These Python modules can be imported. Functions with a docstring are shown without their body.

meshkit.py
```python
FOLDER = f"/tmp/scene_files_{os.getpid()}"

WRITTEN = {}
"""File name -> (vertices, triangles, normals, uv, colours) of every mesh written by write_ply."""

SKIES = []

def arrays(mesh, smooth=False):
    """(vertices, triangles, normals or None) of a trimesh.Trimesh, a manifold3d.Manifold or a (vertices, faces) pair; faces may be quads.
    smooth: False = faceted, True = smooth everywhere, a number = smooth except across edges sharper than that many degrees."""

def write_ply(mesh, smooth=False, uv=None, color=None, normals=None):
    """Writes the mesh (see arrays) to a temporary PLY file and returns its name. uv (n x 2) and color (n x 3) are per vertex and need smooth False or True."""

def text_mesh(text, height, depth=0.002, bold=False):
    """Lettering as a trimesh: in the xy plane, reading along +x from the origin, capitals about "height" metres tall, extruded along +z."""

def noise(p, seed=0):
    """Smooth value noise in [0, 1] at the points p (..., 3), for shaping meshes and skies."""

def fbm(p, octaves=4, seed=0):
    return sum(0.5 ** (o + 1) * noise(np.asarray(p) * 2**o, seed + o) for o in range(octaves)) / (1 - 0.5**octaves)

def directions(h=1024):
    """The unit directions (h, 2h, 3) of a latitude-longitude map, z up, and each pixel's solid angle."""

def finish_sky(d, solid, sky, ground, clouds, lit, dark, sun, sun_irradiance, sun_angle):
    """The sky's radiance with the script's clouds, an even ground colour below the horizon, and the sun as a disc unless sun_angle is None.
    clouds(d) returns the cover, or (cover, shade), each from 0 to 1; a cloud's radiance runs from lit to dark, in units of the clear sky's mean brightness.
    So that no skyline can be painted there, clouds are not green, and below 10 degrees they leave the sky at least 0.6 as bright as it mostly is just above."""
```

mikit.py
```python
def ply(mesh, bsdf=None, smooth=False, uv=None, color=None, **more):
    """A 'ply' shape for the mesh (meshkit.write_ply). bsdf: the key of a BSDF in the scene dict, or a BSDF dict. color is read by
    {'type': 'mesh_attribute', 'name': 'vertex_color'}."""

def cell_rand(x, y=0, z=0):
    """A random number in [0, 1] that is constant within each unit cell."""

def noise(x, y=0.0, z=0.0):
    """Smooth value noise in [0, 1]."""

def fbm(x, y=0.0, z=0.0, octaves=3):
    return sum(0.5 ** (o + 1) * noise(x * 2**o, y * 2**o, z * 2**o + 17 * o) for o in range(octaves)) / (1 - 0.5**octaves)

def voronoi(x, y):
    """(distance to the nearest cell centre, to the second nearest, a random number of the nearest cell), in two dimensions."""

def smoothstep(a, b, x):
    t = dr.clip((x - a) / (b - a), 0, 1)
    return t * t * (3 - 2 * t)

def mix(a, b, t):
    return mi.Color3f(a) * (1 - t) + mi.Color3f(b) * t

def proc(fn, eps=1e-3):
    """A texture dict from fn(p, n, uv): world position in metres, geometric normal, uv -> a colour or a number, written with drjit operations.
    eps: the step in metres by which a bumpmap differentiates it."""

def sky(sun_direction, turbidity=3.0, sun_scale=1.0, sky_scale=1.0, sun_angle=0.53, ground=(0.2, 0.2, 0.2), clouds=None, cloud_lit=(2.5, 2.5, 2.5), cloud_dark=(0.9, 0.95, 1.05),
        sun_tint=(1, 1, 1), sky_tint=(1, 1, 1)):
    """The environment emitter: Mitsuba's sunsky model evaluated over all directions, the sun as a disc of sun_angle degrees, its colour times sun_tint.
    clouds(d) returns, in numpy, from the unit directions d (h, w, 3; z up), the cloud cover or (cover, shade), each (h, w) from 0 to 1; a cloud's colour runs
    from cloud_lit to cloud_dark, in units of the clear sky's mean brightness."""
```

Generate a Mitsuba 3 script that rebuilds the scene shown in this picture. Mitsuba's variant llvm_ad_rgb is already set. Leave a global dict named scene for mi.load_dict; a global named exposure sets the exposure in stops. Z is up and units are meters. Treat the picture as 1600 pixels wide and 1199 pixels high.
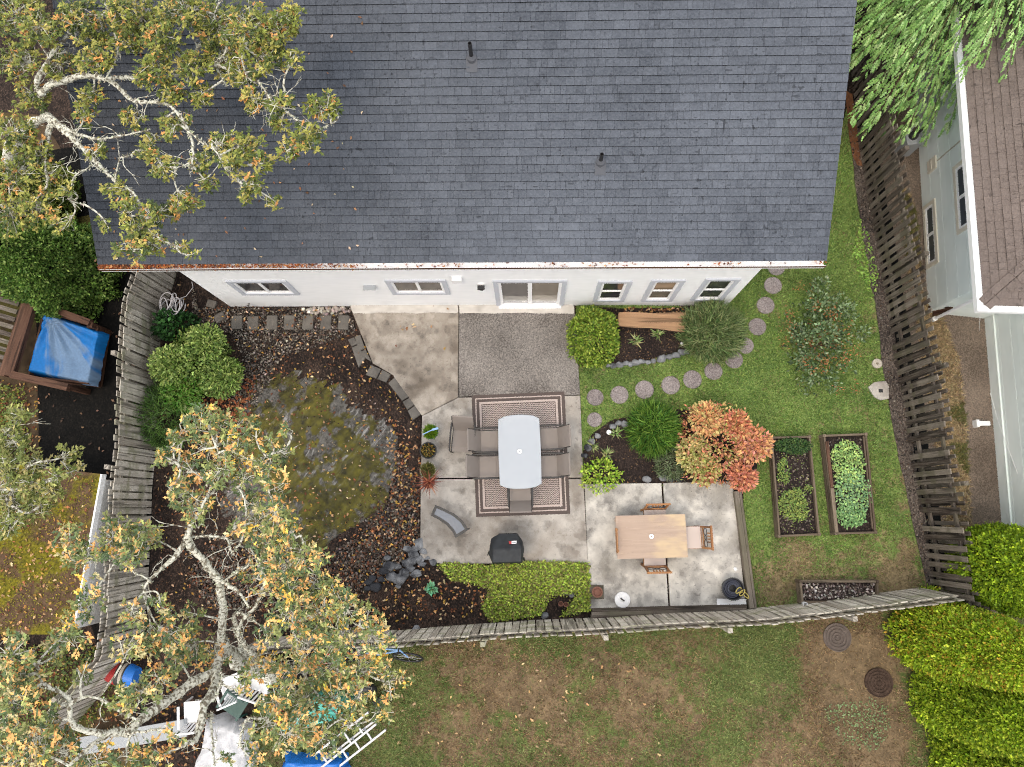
import math, random
import numpy as np, trimesh, manifold3d, shapely, drjit as dr
import mitsuba as mi, mikit, meshkit
from shapely.geometry import Polygon, Point
from shapely import affinity
from mikit import noise, fbm, voronoi, cell_rand, smoothstep
rng = np.random.default_rng(7)
random.seed(7)
scene, labels = {}, {}

# ---------------------------------------------------------------- camera, sky, exposure
FOC, CEN, CAMH = 1115.0, np.array([800.0, 599.5]), 16.0     # a drone 16 m above the patio, tilted 10 degrees from straight down
_n = np.array([829 - CEN[0], -(803 - CEN[1]), -FOC]); _n /= np.linalg.norm(_n)
_y = np.array([0, 1.0, 0]); _y -= _y @ _n * _n; _y /= np.linalg.norm(_y)
ROT = np.stack([np.cross(_y, -_n), _y, -_n])                # camera (right, up, back) -> world
EYE = np.array([0, 0, CAMH])
fwd, upv = ROT @ [0, 0, -1.0], ROT @ [0, 1.0, 0]
scene['camera'] = {'type': 'perspective', 'fov': float(2 * math.degrees(math.atan(800 / FOC))), 'fov_axis': 'x', 'near_clip': 0.1, 'far_clip': 400.0,
                   'to_world': mi.ScalarTransform4f().look_at(origin=EYE.tolist(), target=(EYE + fwd).tolist(), up=upv.tolist())}
scene['sky'] = mikit.sky((-0.25, -0.35, 0.9), turbidity=4, sun_scale=0.22, sun_angle=22, clouds=lambda d: (np.ones(d.shape[:2]), 1 - np.clip(d[..., 2], 0, 1)), cloud_lit=(3.4, 3.42, 3.48), cloud_dark=(1.4, 1.43, 1.48))
exposure = 2.33

def ray(px, py): return ROT @ np.array([px - CEN[0], -(py - CEN[1]), -FOC])
def at(px, py, z=0.0):
    d = ray(px, py); return EYE + d * ((z - CAMH) / d[2])
def on(px, py, p0, n):
    d = ray(px, py); return EYE + d * (((np.asarray(p0) - EYE) @ n) / (d @ n))
def pts(l, z=0.0): return [at(a, b, z) for a, b in l]
MPP = 16 / 1095.0                                           # metres to a photograph pixel on the ground

# ---------------------------------------------------------------- helpers
def C(r, g, b, k=0.62):
    c = np.array([r, g, b]) / 255.0
    return np.where(c <= .04045, c / 12.92, ((c + .055) / 1.055) ** 2.4) * k * 1.26
used = set()
def new(name, parent=None):
    base = f'{parent}__{name}' if parent else name
    k, i = base, 0
    while k in used:
        i += 1; k = f'{base}_{i:03d}'
    used.add(k); return k
def lab(key, label=None, cat=None, group=None, kind=None):
    labels[key] = {a: b for a, b in (('label', label), ('category', cat), ('group', group), ('kind', kind)) if b}
    return key
def thing(name, label, cat, group=None): return lab(new(name), label, cat, group)
UVM, COLM = set(), set()
def put(key, v, f, mat, smooth=False, uv=None, color=None, **k):
    v = np.asarray(v, float)
    if mat in UVM and uv is None: uv = np.stack([v[:, 0] + 1000, v[:, 1] + v[:, 2] + 1000], 1)
    if mat in COLM and color is None: color = np.full((len(v), 3), 0.2)
    if (mat in UVM or mat in COLM) and smooth not in (True, False): smooth = True
    scene[key] = mikit.ply((v, f), 'm_' + mat, smooth=smooth, uv=uv if mat in UVM else None, color=color if mat in COLM else None, **k)
    return key
def part(name, parent, m, mat, smooth=False, **k):
    v, f = (m.v, m.f) if isinstance(m, MB) else (m.vertices, m.faces) if hasattr(m, 'vertices') else m[:2]
    return put(new(name, parent), v, f, mat, smooth, m.uv if isinstance(m, MB) and mat in UVM else None, **k)
def one(name, m, mat, label, cat, group=None, smooth=False, kind=None, **k):
    key = part(name, None, m, mat, smooth, **k); lab(key, label, cat, group, kind); return key

BOXF = np.array([[0, 1, 2, 3], [7, 6, 5, 4], [0, 4, 5, 1], [1, 5, 6, 2], [2, 6, 7, 3], [3, 7, 4, 0]])
class MB:
    """Collects boxes, beams, tubes and lathes into one mesh."""
    def __init__(s): s._v, s._f, s._u, s.n = [], [], [], 0
    def add(s, v, f, uv=None):
        v = np.asarray(v, float); f = np.asarray(f, int)
        if f.shape[1] == 4: f = np.vstack([f[:, [0, 1, 2]], f[:, [0, 2, 3]]])
        s._v.append(v); s._f.append(f + s.n); s._u.append(np.zeros((len(v), 2)) if uv is None else uv); s.n += len(v); return s
    def hexa(s, c, seed=None):
        """c: 8 corners (4 below, 4 above, anticlockwise seen from outside-top reversed); own vertices for each face, uv along the longest edge."""
        c = np.asarray(c, float)
        r = rng.random(2) if seed is None else seed
        L = [np.linalg.norm(c[1] - c[0]), np.linalg.norm(c[3] - c[0]), np.linalg.norm(c[4] - c[0])]
        ax = int(np.argmax(L)); e = [c[1] - c[0], c[3] - c[0], c[4] - c[0]]
        a = e[ax] / (L[ax] + 1e-9); o = [e[i] / (L[i] + 1e-9) for i in range(3) if i != ax]
        vs, uv, fs = [], [], []
        for k, q in enumerate(BOXF):
            p = c[q]; vs.append(p); d = p - c[0]
            uv.append(np.stack([d @ a + 10 * (int(r[0] * 900) + 20) + 2, d @ o[0] + d @ o[1] + 7.3 * r[1]], 1))
            fs.append([4 * k, 4 * k + 1, 4 * k + 2, 4 * k + 3])
        v = np.vstack(vs); f = np.array(fs)
        if np.dot(np.cross(c[1] - c[0], c[3] - c[0]), c[4] - c[0]) > 0: f = f[:, ::-1]
        return s.add(v, f, np.vstack(uv))
    def box(s, c, size, R=None, seed=None):
        h = np.array([[-1, -1, -1], [1, -1, -1], [1, 1, -1], [-1, 1, -1], [-1, -1, 1], [1, -1, 1], [1, 1, 1], [-1, 1, 1]]) * np.asarray(size) / 2
        if R is not None: h = h @ np.asarray(R).T
        return s.hexa(h + np.asarray(c), seed)
    def beam(s, p0, p1, w, h, up=(0, 0, 1), seed=None):
        p0, p1 = np.asarray(p0, float), np.asarray(p1, float)
        x = p1 - p0; L = np.linalg.norm(x); x /= L
        y = np.cross(up, x); y = y / np.linalg.norm(y) if np.linalg.norm(y) > 1e-6 else np.array([0, 1.0, 0]); z = np.cross(x, y)
        return s.box((p0 + p1) / 2, (L, w, h), np.stack([x, y, z], 1), seed)
    def tube(s, p, r, sides=8, caps=True):
        p = np.asarray(p, float); r = np.broadcast_to(r, len(p)).astype(float)
        t = np.gradient(p, axis=0); t /= np.linalg.norm(t, axis=1, keepdims=True) + 1e-12
        ref = np.array([0, 0, 1.0]) if abs(t[0][2]) < .9 else np.array([1.0, 0, 0])
        a = np.cross(t, ref); bad = np.linalg.norm(a, axis=1) < 1e-3; a[bad] = np.cross(t[bad], [0.3, .9, .1]); a /= np.linalg.norm(a, axis=1, keepdims=True)
        b = np.cross(t, a); g = np.arange(sides) * 2 * np.pi / sides
        v = (p[:, None] + r[:, None, None] * (np.cos(g)[None, :, None] * a[:, None] + np.sin(g)[None, :, None] * b[:, None])).reshape(-1, 3)
        i, j = np.meshgrid(np.arange(len(p) - 1), np.arange(sides), indexing='ij')
        q = np.stack([i * sides + j, i * sides + (j + 1) % sides, (i + 1) * sides + (j + 1) % sides, (i + 1) * sides + j], -1).reshape(-1, 4)
        f = np.vstack([q[:, [0, 1, 2]], q[:, [0, 2, 3]]])
        if caps:
            k = len(v); v = np.vstack([v, p[:1], p[-1:]]); jj = np.arange(sides)
            f = np.vstack([f, np.stack([(jj + 1) % sides, jj, jj * 0 + k], 1), np.stack([jj + (len(p) - 1) * sides, (jj + 1) % sides + (len(p) - 1) * sides, jj * 0 + k + 1], 1)])
        seg = np.concatenate([[0], np.cumsum(np.linalg.norm(np.diff(p, axis=0), axis=1))])
        uv = np.stack([np.repeat(seg, sides), np.tile(g, len(p)) * .05], 1) + 300 + 10 * int(rng.random() * 500)
        return s.add(v, f, np.vstack([uv, uv[:2]])[:len(v)] if caps else uv)
    def lathe(s, prof, c=(0, 0, 0), sides=24, R=None):
        prof = np.asarray(prof, float); g = np.arange(sides) * 2 * np.pi / sides
        v = np.stack([np.outer(prof[:, 0], np.cos(g)), np.outer(prof[:, 0], np.sin(g)), np.repeat(prof[:, 1:2], sides, 1)], -1).reshape(-1, 3)
        if R is not None: v = v @ np.asarray(R).T
        i, j = np.meshgrid(np.arange(len(prof) - 1), np.arange(sides), indexing='ij')
        q = np.stack([i * sides + j, i * sides + (j + 1) % sides, (i + 1) * sides + (j + 1) % sides, (i + 1) * sides + j], -1).reshape(-1, 4)
        return s.add(v + np.asarray(c), q)
    def prism(s, poly, z0, z1):
        if not isinstance(poly, Polygon): poly = Polygon([p[:2] for p in poly])
        m = trimesh.creation.extrude_polygon(poly, z1 - z0, engine='earcut')
        return s.add(m.vertices + [0, 0, z0], m.faces, np.asarray(m.vertices)[:, :2] + 1000)
    def trimesh(s, m): return s.add(m.vertices, m.faces)
    def apply(s, M):
        M = np.asarray(M); s._v = [v @ M[:3, :3].T + M[:3, 3] for v in s._v]; return s
    v = property(lambda s: np.vstack(s._v))
    f = property(lambda s: np.vstack(s._f))
    uv = property(lambda s: np.vstack(s._u))
def rz(a):
    c, s = math.cos(a), math.sin(a); return np.array([[c, -s, 0], [s, c, 0], [0, 0, 1.0]])
def mat4(R, t):
    M = np.eye(4); M[:3, :3] = R; M[:3, 3] = t; return M
def hull(points): return trimesh.convex.convex_hull(np.asarray(points, float))
def wobbly(poly, amp=.05, step=.08, freq=2.5, seed=0):
    """A polygon (world xy) with an uneven natural outline."""
    P = Polygon([p[:2] for p in poly]); ring = P.exterior
    q = np.array([ring.interpolate(d).coords[0] for d in np.arange(0, ring.length, step)])
    a = np.column_stack([q * freq, np.full(len(q), seed * 3.1)])
    q = q + (np.stack([meshkit.fbm(a, 3, seed), meshkit.fbm(a + 9.7, 3, seed + 5)], 1) - .5) * 2 * amp
    return Polygon(q).buffer(0)
def sheet(name, poly, z, mat, label=None, cat=None, kind='structure', wob=.05, seed=0):
    g = wobbly(poly, wob, seed=seed) if wob else Polygon([p[:2] for p in poly])
    g = max(getattr(g, 'geoms', [g]), key=lambda x: x.area)
    v, f = trimesh.creation.triangulate_polygon(g, engine='earcut')
    key = new(name); put(key, np.column_stack([v, np.full(len(v), z)]), f, mat); lab(key, label or name.replace('_', ' '), cat, kind=kind)
    return g
def inside(g, P): return shapely.contains_xy(g, P[:, 0], P[:, 1])
def sample(g, n):
    x0, y0, x1, y1 = g.bounds; out = np.zeros((0, 2))
    while len(out) < n:
        q = rng.random((int(n * 1.6) + 50, 2)) * [x1 - x0, y1 - y0] + [x0, y0]; out = np.vstack([out, q[inside(g, q)]])
    return out[:n]
def unit(v): return v / (np.linalg.norm(v, axis=-1, keepdims=True) + 1e-12)
def scatter(tv, tf, P, D, S, col, roll=None, N=None):
    """Copies of a leaf template (along +x, face up +z) at P, pointing along D, sized S, coloured col; returns v, f, c."""
    n, k = len(P), len(tv); D = unit(np.asarray(D, float))
    if N is None: N = rng.normal(size=(n, 3)) * .5 + [0, 0, 1]
    y = unit(np.cross(N, D)); z = np.cross(D, y)
    S = np.broadcast_to(S, n)[:, None, None]
    v = P[:, None] + S * (tv[None, :, :1] * D[:, None] + tv[None, :, 1:2] * y[:, None] + tv[None, :, 2:] * z[:, None])
    f = (tf[None] + (np.arange(n) * k)[:, None, None]).reshape(-1, 3)
    return v.reshape(-1, 3), f, np.repeat(col, k, 0)
LEAF = (np.array([[0, 0, 0], [.45, .28, .06], [1, 0, -.06], [.45, -.28, .06]]), np.array([[0, 2, 1], [0, 3, 2]]))
OAK = (np.array([[0, 0, 0], [.3, .22, .04], [.42, .1, 0], [.62, .34, .05], [.72, .14, 0], [1, .05, -.08], [.72, -.14, 0], [.62, -.34, .05], [.42, -.1, 0], [.3, -.22, .04]]),
       np.array([[0, 2, 1], [0, 8, 2], [0, 9, 8], [2, 4, 3], [2, 8, 4], [8, 6, 4], [8, 7, 6], [4, 6, 5]]))
BLADE = (np.array([[0, .12, 0], [0, -.12, 0], [1, 0, 0]]), np.array([[0, 1, 2]]))
THIN = (np.array([[0, .05, 0], [0, -.05, 0], [1, 0, 0]]), np.array([[0, 1, 2]]))
OAKN = (OAK[0] * [1, .78, 1], OAK[1])
SPRAY = (np.array([[0, 0, 0], [.35, .3, .05], [.5, .08, 0], [.8, .22, -.05], [1, 0, -.12], [.8, -.22, -.05], [.5, -.08, 0], [.35, -.3, .05]]),
         np.array([[0, 2, 1], [0, 6, 2], [0, 7, 6], [2, 4, 3], [2, 6, 4], [6, 5, 4]]))
ICO = trimesh.creation.icosphere(0)
def pick(cols, n, w=None, var=.18):
    """n colours drawn from a list, each a little lighter or darker."""
    c = np.asarray(cols, float)[rng.choice(len(cols), n, p=None if w is None else np.array(w) / sum(w))]
    return c * np.exp(rng.normal(size=(n, 1)) * var) * (1 + rng.normal(size=(n, 3)) * .05)
def join(L):
    v, f, c, n = [], [], [], 0
    for a in L:
        v.append(a[0]); f.append(a[1] + n); c.append(a[2]); n += len(a[0])
    return np.vstack(v), np.vstack(f), np.clip(np.vstack(c), .002, .95)
def greens(name, parent, L, mat='foliage', label=None, cat=None, group=None, kind=None):
    v, f, c = join(L); key = new(name, parent); put(key, v, f, mat, color=c)
    if label or kind: lab(key, label, cat, group, kind)
    return key

# ---------------------------------------------------------------- materials
def _col(c): return mi.Color3f(*[float(x) for x in c]) if isinstance(c, (np.ndarray, tuple, list)) else mi.Color3f(c)
def mix(a, b, t): return _col(a) * (1 - t) + _col(b) * t
def two(d): return {'type': 'twosided', 'bsdf': d}
def rgb(c): return {'type': 'rgb', 'value': [float(x) for x in c]}
def plain(name, c, rough=.6, metal=0.0, **k): scene['m_' + name] = two({'type': 'principled', 'base_color': rgb(c), 'roughness': rough, 'metallic': metal, **k})
def procm(name, fn, rough=.8, uv=False, bump=None, spec=.3):
    d = {'type': 'principled', 'base_color': mikit.proc(fn), 'roughness': rough, 'specular': spec}
    if bump: d = {'type': 'bumpmap', 'tex': mikit.proc(bump[0], eps=bump[2] if len(bump) > 2 else 2e-3), 'scale': bump[1], 'bsdf': d}
    scene['m_' + name] = two(d)
    if uv: UVM.add(name)
for nm, rough in (('foliage', .55), ('litter', .8)):
    scene['m_' + nm] = two({'type': 'principled', 'base_color': {'type': 'mesh_attribute', 'name': 'vertex_color'}, 'roughness': rough, 'specular': .3}); COLM.add(nm)
plain('white_paint', (.78, .79, .80), .5); plain('white_vinyl', (.80, .80, .81), .35); plain('grey_trim', (.46, .48, .53), .5)
plain('black_plastic', (.02, .02, .022), .5); plain('dark_metal', (.035, .032, .03), .45); plain('sling', (.22, .19, .172), .7)
plain('dark_room', (.03, .03, .035), .8); plain('curtain', (.20, .17, .13), .9); plain('iron', (.03, .028, .03), .5)
plain('cushion', (.52, .44, .40), .85); plain('white_plastic', (.75, .75, .76), .35); plain('white_sheet', (.56, .56, .58), .6); plain('terracotta', (.17, .075, .052), .8)
plain('pale_pot', (.42, .38, .32), .7); plain('aluminium', (.46, .47, .50), .5, .4); plain('cream_trim', (.62, .58, .49), .6)
plain('tarp_blue', (.012, .15, .55), .45); plain('teal_plastic', (.10, .42, .36), .55); plain('red_paint', (.35, .03, .03), .5); plain('yellow_rope', (.55, .45, .12), .7)
plain('hose_blue', (.045, .05, .075), .45); plain('hose_grey', (.42, .41, .43), .5); plain('flashing', (.085, .09, .105), .8); plain('green_metal', (.02, .07, .06), .5)
plain('grey_plastic', (.30, .32, .34), .5); plain('pale_blue', (.25, .42, .7), .4)
scene['m_window_glass'] = {'type': 'thindielectric', 'int_ior': 1.5}
scene['m_frosted_glass'] = {'type': 'blendbsdf', 'weight': .46, 'a': {'type': 'thindielectric', 'int_ior': 1.5}, 'b': two({'type': 'principled', 'base_color': rgb((.58, .63, .69)), 'roughness': .22})}
scene['m_smoked_glass'] = {'type': 'blendbsdf', 'weight': .5, 'a': {'type': 'thindielectric', 'int_ior': 1.5}, 'b': two({'type': 'principled', 'base_color': rgb((.24, .26, .30)), 'roughness': .1})}

def tone(uv): return cell_rand(uv.x * .1, dr.floor(uv.x * .037))
def shingle_fn(a, b, edge, darker_left):
    def fn(p, n, uv):
        t = tone(uv); g = fbm(p.x * 42, p.y * 42, p.z * 42, 2) - .5
        c = mix(a, b, dr.clip(.36 + .22 * (t - .5) + .55 * g + .55 * (fbm(p.x * .5, p.y * .6, 3., 3) - .5), 0, 1))
        c = c * (1 - .6 * smoothstep(.84, .92, noise(p.x * 17, p.y * 23, 5.)) * noise(p.x * 2, p.y * 2))
        if darker_left: c = c * (.62 + .48 * smoothstep(-8., 4., p.x + 1.5 * noise(p.x, p.y)))  # the roof colour darkens towards its left end
        return c * dr.select(uv.x > 90000, edge, 1.)                      # asphalt-black cut edges and base, painted dark to draw course shadow lines
    return fn
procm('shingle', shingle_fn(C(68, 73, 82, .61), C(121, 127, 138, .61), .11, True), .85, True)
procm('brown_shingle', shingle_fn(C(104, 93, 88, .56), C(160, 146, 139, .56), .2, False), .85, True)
def wood_fn(a, b, moss=None, k=1.0):
    def fn(p, n, uv):
        g = fbm(uv.x * 3, uv.y * 70, 1.5, 3); t = tone(uv)
        c = mix(a, b, dr.clip(.1 + .55 * t + .9 * (g - .5), 0, 1))
        c = c * (1 - .5 * smoothstep(.62, .8, noise(uv.x * 1.2, uv.y * 25, 7.)))
        if moss is not None: c = mix(c, moss, .7 * smoothstep(.50, .75, fbm(p.x * 2.2, p.y * 2.2, p.z * 4, 3) + .2 * (t - .5)))
        return c * k
    return fn
procm('grey_board', wood_fn(C(132, 124, 114, .8), C(216, 210, 198, .8), C(140, 140, 112)), .85, True)
procm('dark_board', wood_fn(C(64, 54, 48, .62), C(160, 150, 138, .66), C(96, 92, 74)), .85, True)
procm('bed_board', wood_fn(C(84, 70, 58), C(150, 136, 118)), .85, True)
procm('brown_board', wood_fn(C(70, 46, 36), C(128, 96, 78)), .85, True)
procm('table_wood', lambda p, n, uv: mix(mix(C(168, 144, 128, .62), C(194, 172, 154, .62), fbm(uv.x * 2.5, uv.y * 60, 1.5, 3)), C(212, 188, 150, .63), .8 * smoothstep(.40, .8, fbm(p.x * 2.2, p.y * 5, 3., 5) + .1 * (p.x - 3.5))), .55, True)
procm('orange_wood', wood_fn(C(140, 92, 56), C(200, 146, 94)), .5, True)
procm('log_wood', wood_fn(C(146, 112, 84, .66), C(206, 168, 132, .66)), .8, True)
procm('bark_log', lambda p, n, uv: mix(C(60, 45, 38), C(100, 82, 70), fbm(p.x * 8, p.y * 40, p.z * 40, 2)), .9)
def concrete(lo, hi, stain, amt):
    def fn(p, n, uv):
        a = fbm(p.x * 1.1, p.y * 1.1, 2.3, 4); b = fbm(p.x * 4, p.y * 4, 8.1, 4); s = noise(p.x * 130, p.y * 130, 1.)
        c = mix(lo, hi, dr.clip(.5 + 1.7 * (b - .5) + 1.3 * (a - .5) + .25 * (s - .5), 0, 1))
        c = c * (.86 + .28 * fbm(p.x * 17, p.y * 17, 4., 4))
        c = mix(c, hi, .36 * smoothstep(.535, .585, fbm(p.x * 2.3, p.y * 2.3, 31., 6)))
        c = mix(c, lo, .30 * smoothstep(.55, .60, fbm(p.x * 2.9 + 7, p.y * 2.9, 22., 6)))
        c = mix(c, stain, amt * smoothstep(.45, .72, fbm(p.x * 1.7 + 5, p.y * 1.7, 6.2, 4)))
        c = c * (1 - .30 * smoothstep(.55, .8, fbm(p.x * 6 + 9, p.y * 6, 12., 5)))
        return c * (1 - .35 * smoothstep(.86, .9, noise(p.x * 24, p.y * 24, 3.)) * noise(p.x * 2, p.y * 2, 7.))
    return fn
procm('concrete', concrete(C(150, 142, 134), C(206, 200, 192), C(132, 120, 108), .35), .85)
procm('stained_concrete', concrete(C(126, 116, 106), C(192, 182, 170), C(104, 92, 80), .75), .85)
procm('patchy_concrete', concrete(C(140, 136, 132), C(228, 223, 214), C(146, 140, 130), .6), .85)
def speck(lo, hi, f):
    def fn(p, n, uv):
        d, e, r = voronoi(p.x * f, p.y * f); a = fbm(p.x * 1.5, p.y * 1.5, 4., 3)
        return mix(lo, hi, dr.clip(r * .8 + .9 * (a - .5) + .1, 0, 1)) * (.55 + .45 * smoothstep(0., .25, e - d))
    return fn
procm('aggregate', speck(C(100, 94, 90), C(170, 163, 157), 45), .85)
procm('step_stone', speck(C(118, 108, 108), C(184, 174, 172), 60), .9)
procm('pale_apron', lambda p, n, uv: mix(C(178, 172, 164, .7), C(222, 217, 210, .7), fbm(p.x * 5, p.y * 9, 1., 4)), .85)
procm('rust_soil', lambda p, n, uv: mix(C(88, 58, 42), C(140, 94, 64), fbm(p.x * 20, p.y * 20, 1., 3)), .95)
procm('paver', lambda p, n, uv: mix(C(92, 88, 84), C(128, 123, 116), fbm(p.x * 6, p.y * 6, 1., 3) + .3 * (noise(p.x * 90, p.y * 90) - .5)), .9)
def mulch(lo, hi, f=38):
    def fn(p, n, uv):
        d, e, r = voronoi(p.x * f + 2 * noise(p.x * 9, p.y * 9), p.y * f * .7); a = fbm(p.x * 2.2, p.y * 2.2, 1., 3)
        return mix(lo, hi, dr.clip(r * r * .8 + .9 * (a - .5), 0, 1)) * (.4 + .6 * smoothstep(0., .3, e - d))
    return fn
procm('bark_mulch', mulch(C(42, 34, 31), C(98, 80, 70)), .95)
procm('garden_soil', mulch(C(40, 32, 30), C(80, 66, 60), 50), .95)
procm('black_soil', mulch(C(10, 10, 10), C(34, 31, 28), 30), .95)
procm('gritty_soil', mulch(C(70, 62, 58), C(136, 124, 114), 45), .95)
procm('dirt', lambda p, n, uv: mix(C(96, 84, 72), C(158, 142, 122), dr.clip(.5 + 1.4 * (fbm(p.x * 2, p.y * 2, 1., 4) - .5) + .5 * (noise(p.x * 70, p.y * 70) - .5), 0, 1)), .95)
procm('dry_grass', lambda p, n, uv: mix(C(110, 96, 70), C(176, 152, 112), dr.clip(.5 + 1.5 * (fbm(p.x * 2.5, p.y * 2.5, 3., 4) - .5) + .5 * (noise(p.x * 80, p.y * 80) - .5), 0, 1)), .95)
def gauss_px(l): return [(*at(x, y)[:2], r * MPP, w) for x, y, r, w in l]
BARE = gauss_px([(1300, 900, 55, .5), (1405, 905, 36, 1.2), (1245, 872, 32, .45), (1215, 925, 34, .9), (1395, 690, 26, .35), (1418, 790, 24, .6), (1365, 845, 28, .4), (1420, 850, 24, .6), (1365, 230, 25, .4), (1270, 680, 25, .2),
                 (1345, 415, 22, .2), (1000, 1060, 60, .55), (760, 1060, 75, .6), (900, 1150, 90, .5), (700, 1140, 50, .5), (850, 1070, 50, .45), (1090, 1120, 50, .4), (1320, 1090, 70, .9), (1290, 1010, 40, .8), (1370, 1030, 40, 1.0), (1380, 1170, 50, 1.0), (1240, 1180, 60, .5), (1100, 1000, 40, .3),
                 (700, 1010, 35, .2), (1000, 985, 30, -.3), (800, 1000, 60, -.2), (1180, 1010, 50, -.35), (1140, 1160, 25, -.4), (1120, 1100, 20, -.3), (840, 1160, 35, -.25), (900, 1110, 25, -.3), (1210, 1060, 50, -.35), (1340, 1130, 30, -.4), (640, 1100, 30, -.25)])
def bare_np(q): return sum(w * np.exp(-((q[:, 0] - x) ** 2 + (q[:, 1] - y) ** 2) / (r * r)) for x, y, r, w in BARE)
def bare_dr(p): return sum(w * dr.exp(-(dr.square(p.x - x) + dr.square(p.y - y)) / (r * r)) for x, y, r, w in BARE)
def lawn_fn(g1, g2, dry, bias):
    def fn(p, n, uv):
        b = bias + .8 * bare_dr(p) + 1.0 * (fbm(p.x * 1.4, p.y * 1.4, 9., 4) - .5) + 1.1 * (fbm(p.x * 6, p.y * 6, 5., 4) - .5)
        c = mix(g1, g2, dr.clip(.5 + 1.6 * (fbm(p.x * 2.6, p.y * 2.6, 4., 3) - .5), 0, 1))
        dd = mix(_col(dry) * .62, _col(dry) * 1.12, dr.clip(.5 + 1.6 * (fbm(p.x * 4.5, p.y * 4.5, 14., 4) - .5), 0, 1))
        return mix(c, dd, smoothstep(.2, .6, b)) * (.62 + .4 * noise(p.x * 60, p.y * 60) + .36 * noise(p.x * 22, p.y * 22, 3.))
    return fn
procm('lawn_turf', lawn_fn(C(84, 106, 54, .74), C(122, 140, 76, .74), C(150, 132, 100, .62), .08), .95)
procm('dry_turf', lawn_fn(C(80, 98, 48, .6), C(108, 114, 66, .6), C(132, 112, 86, .6), .16), .95)
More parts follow.
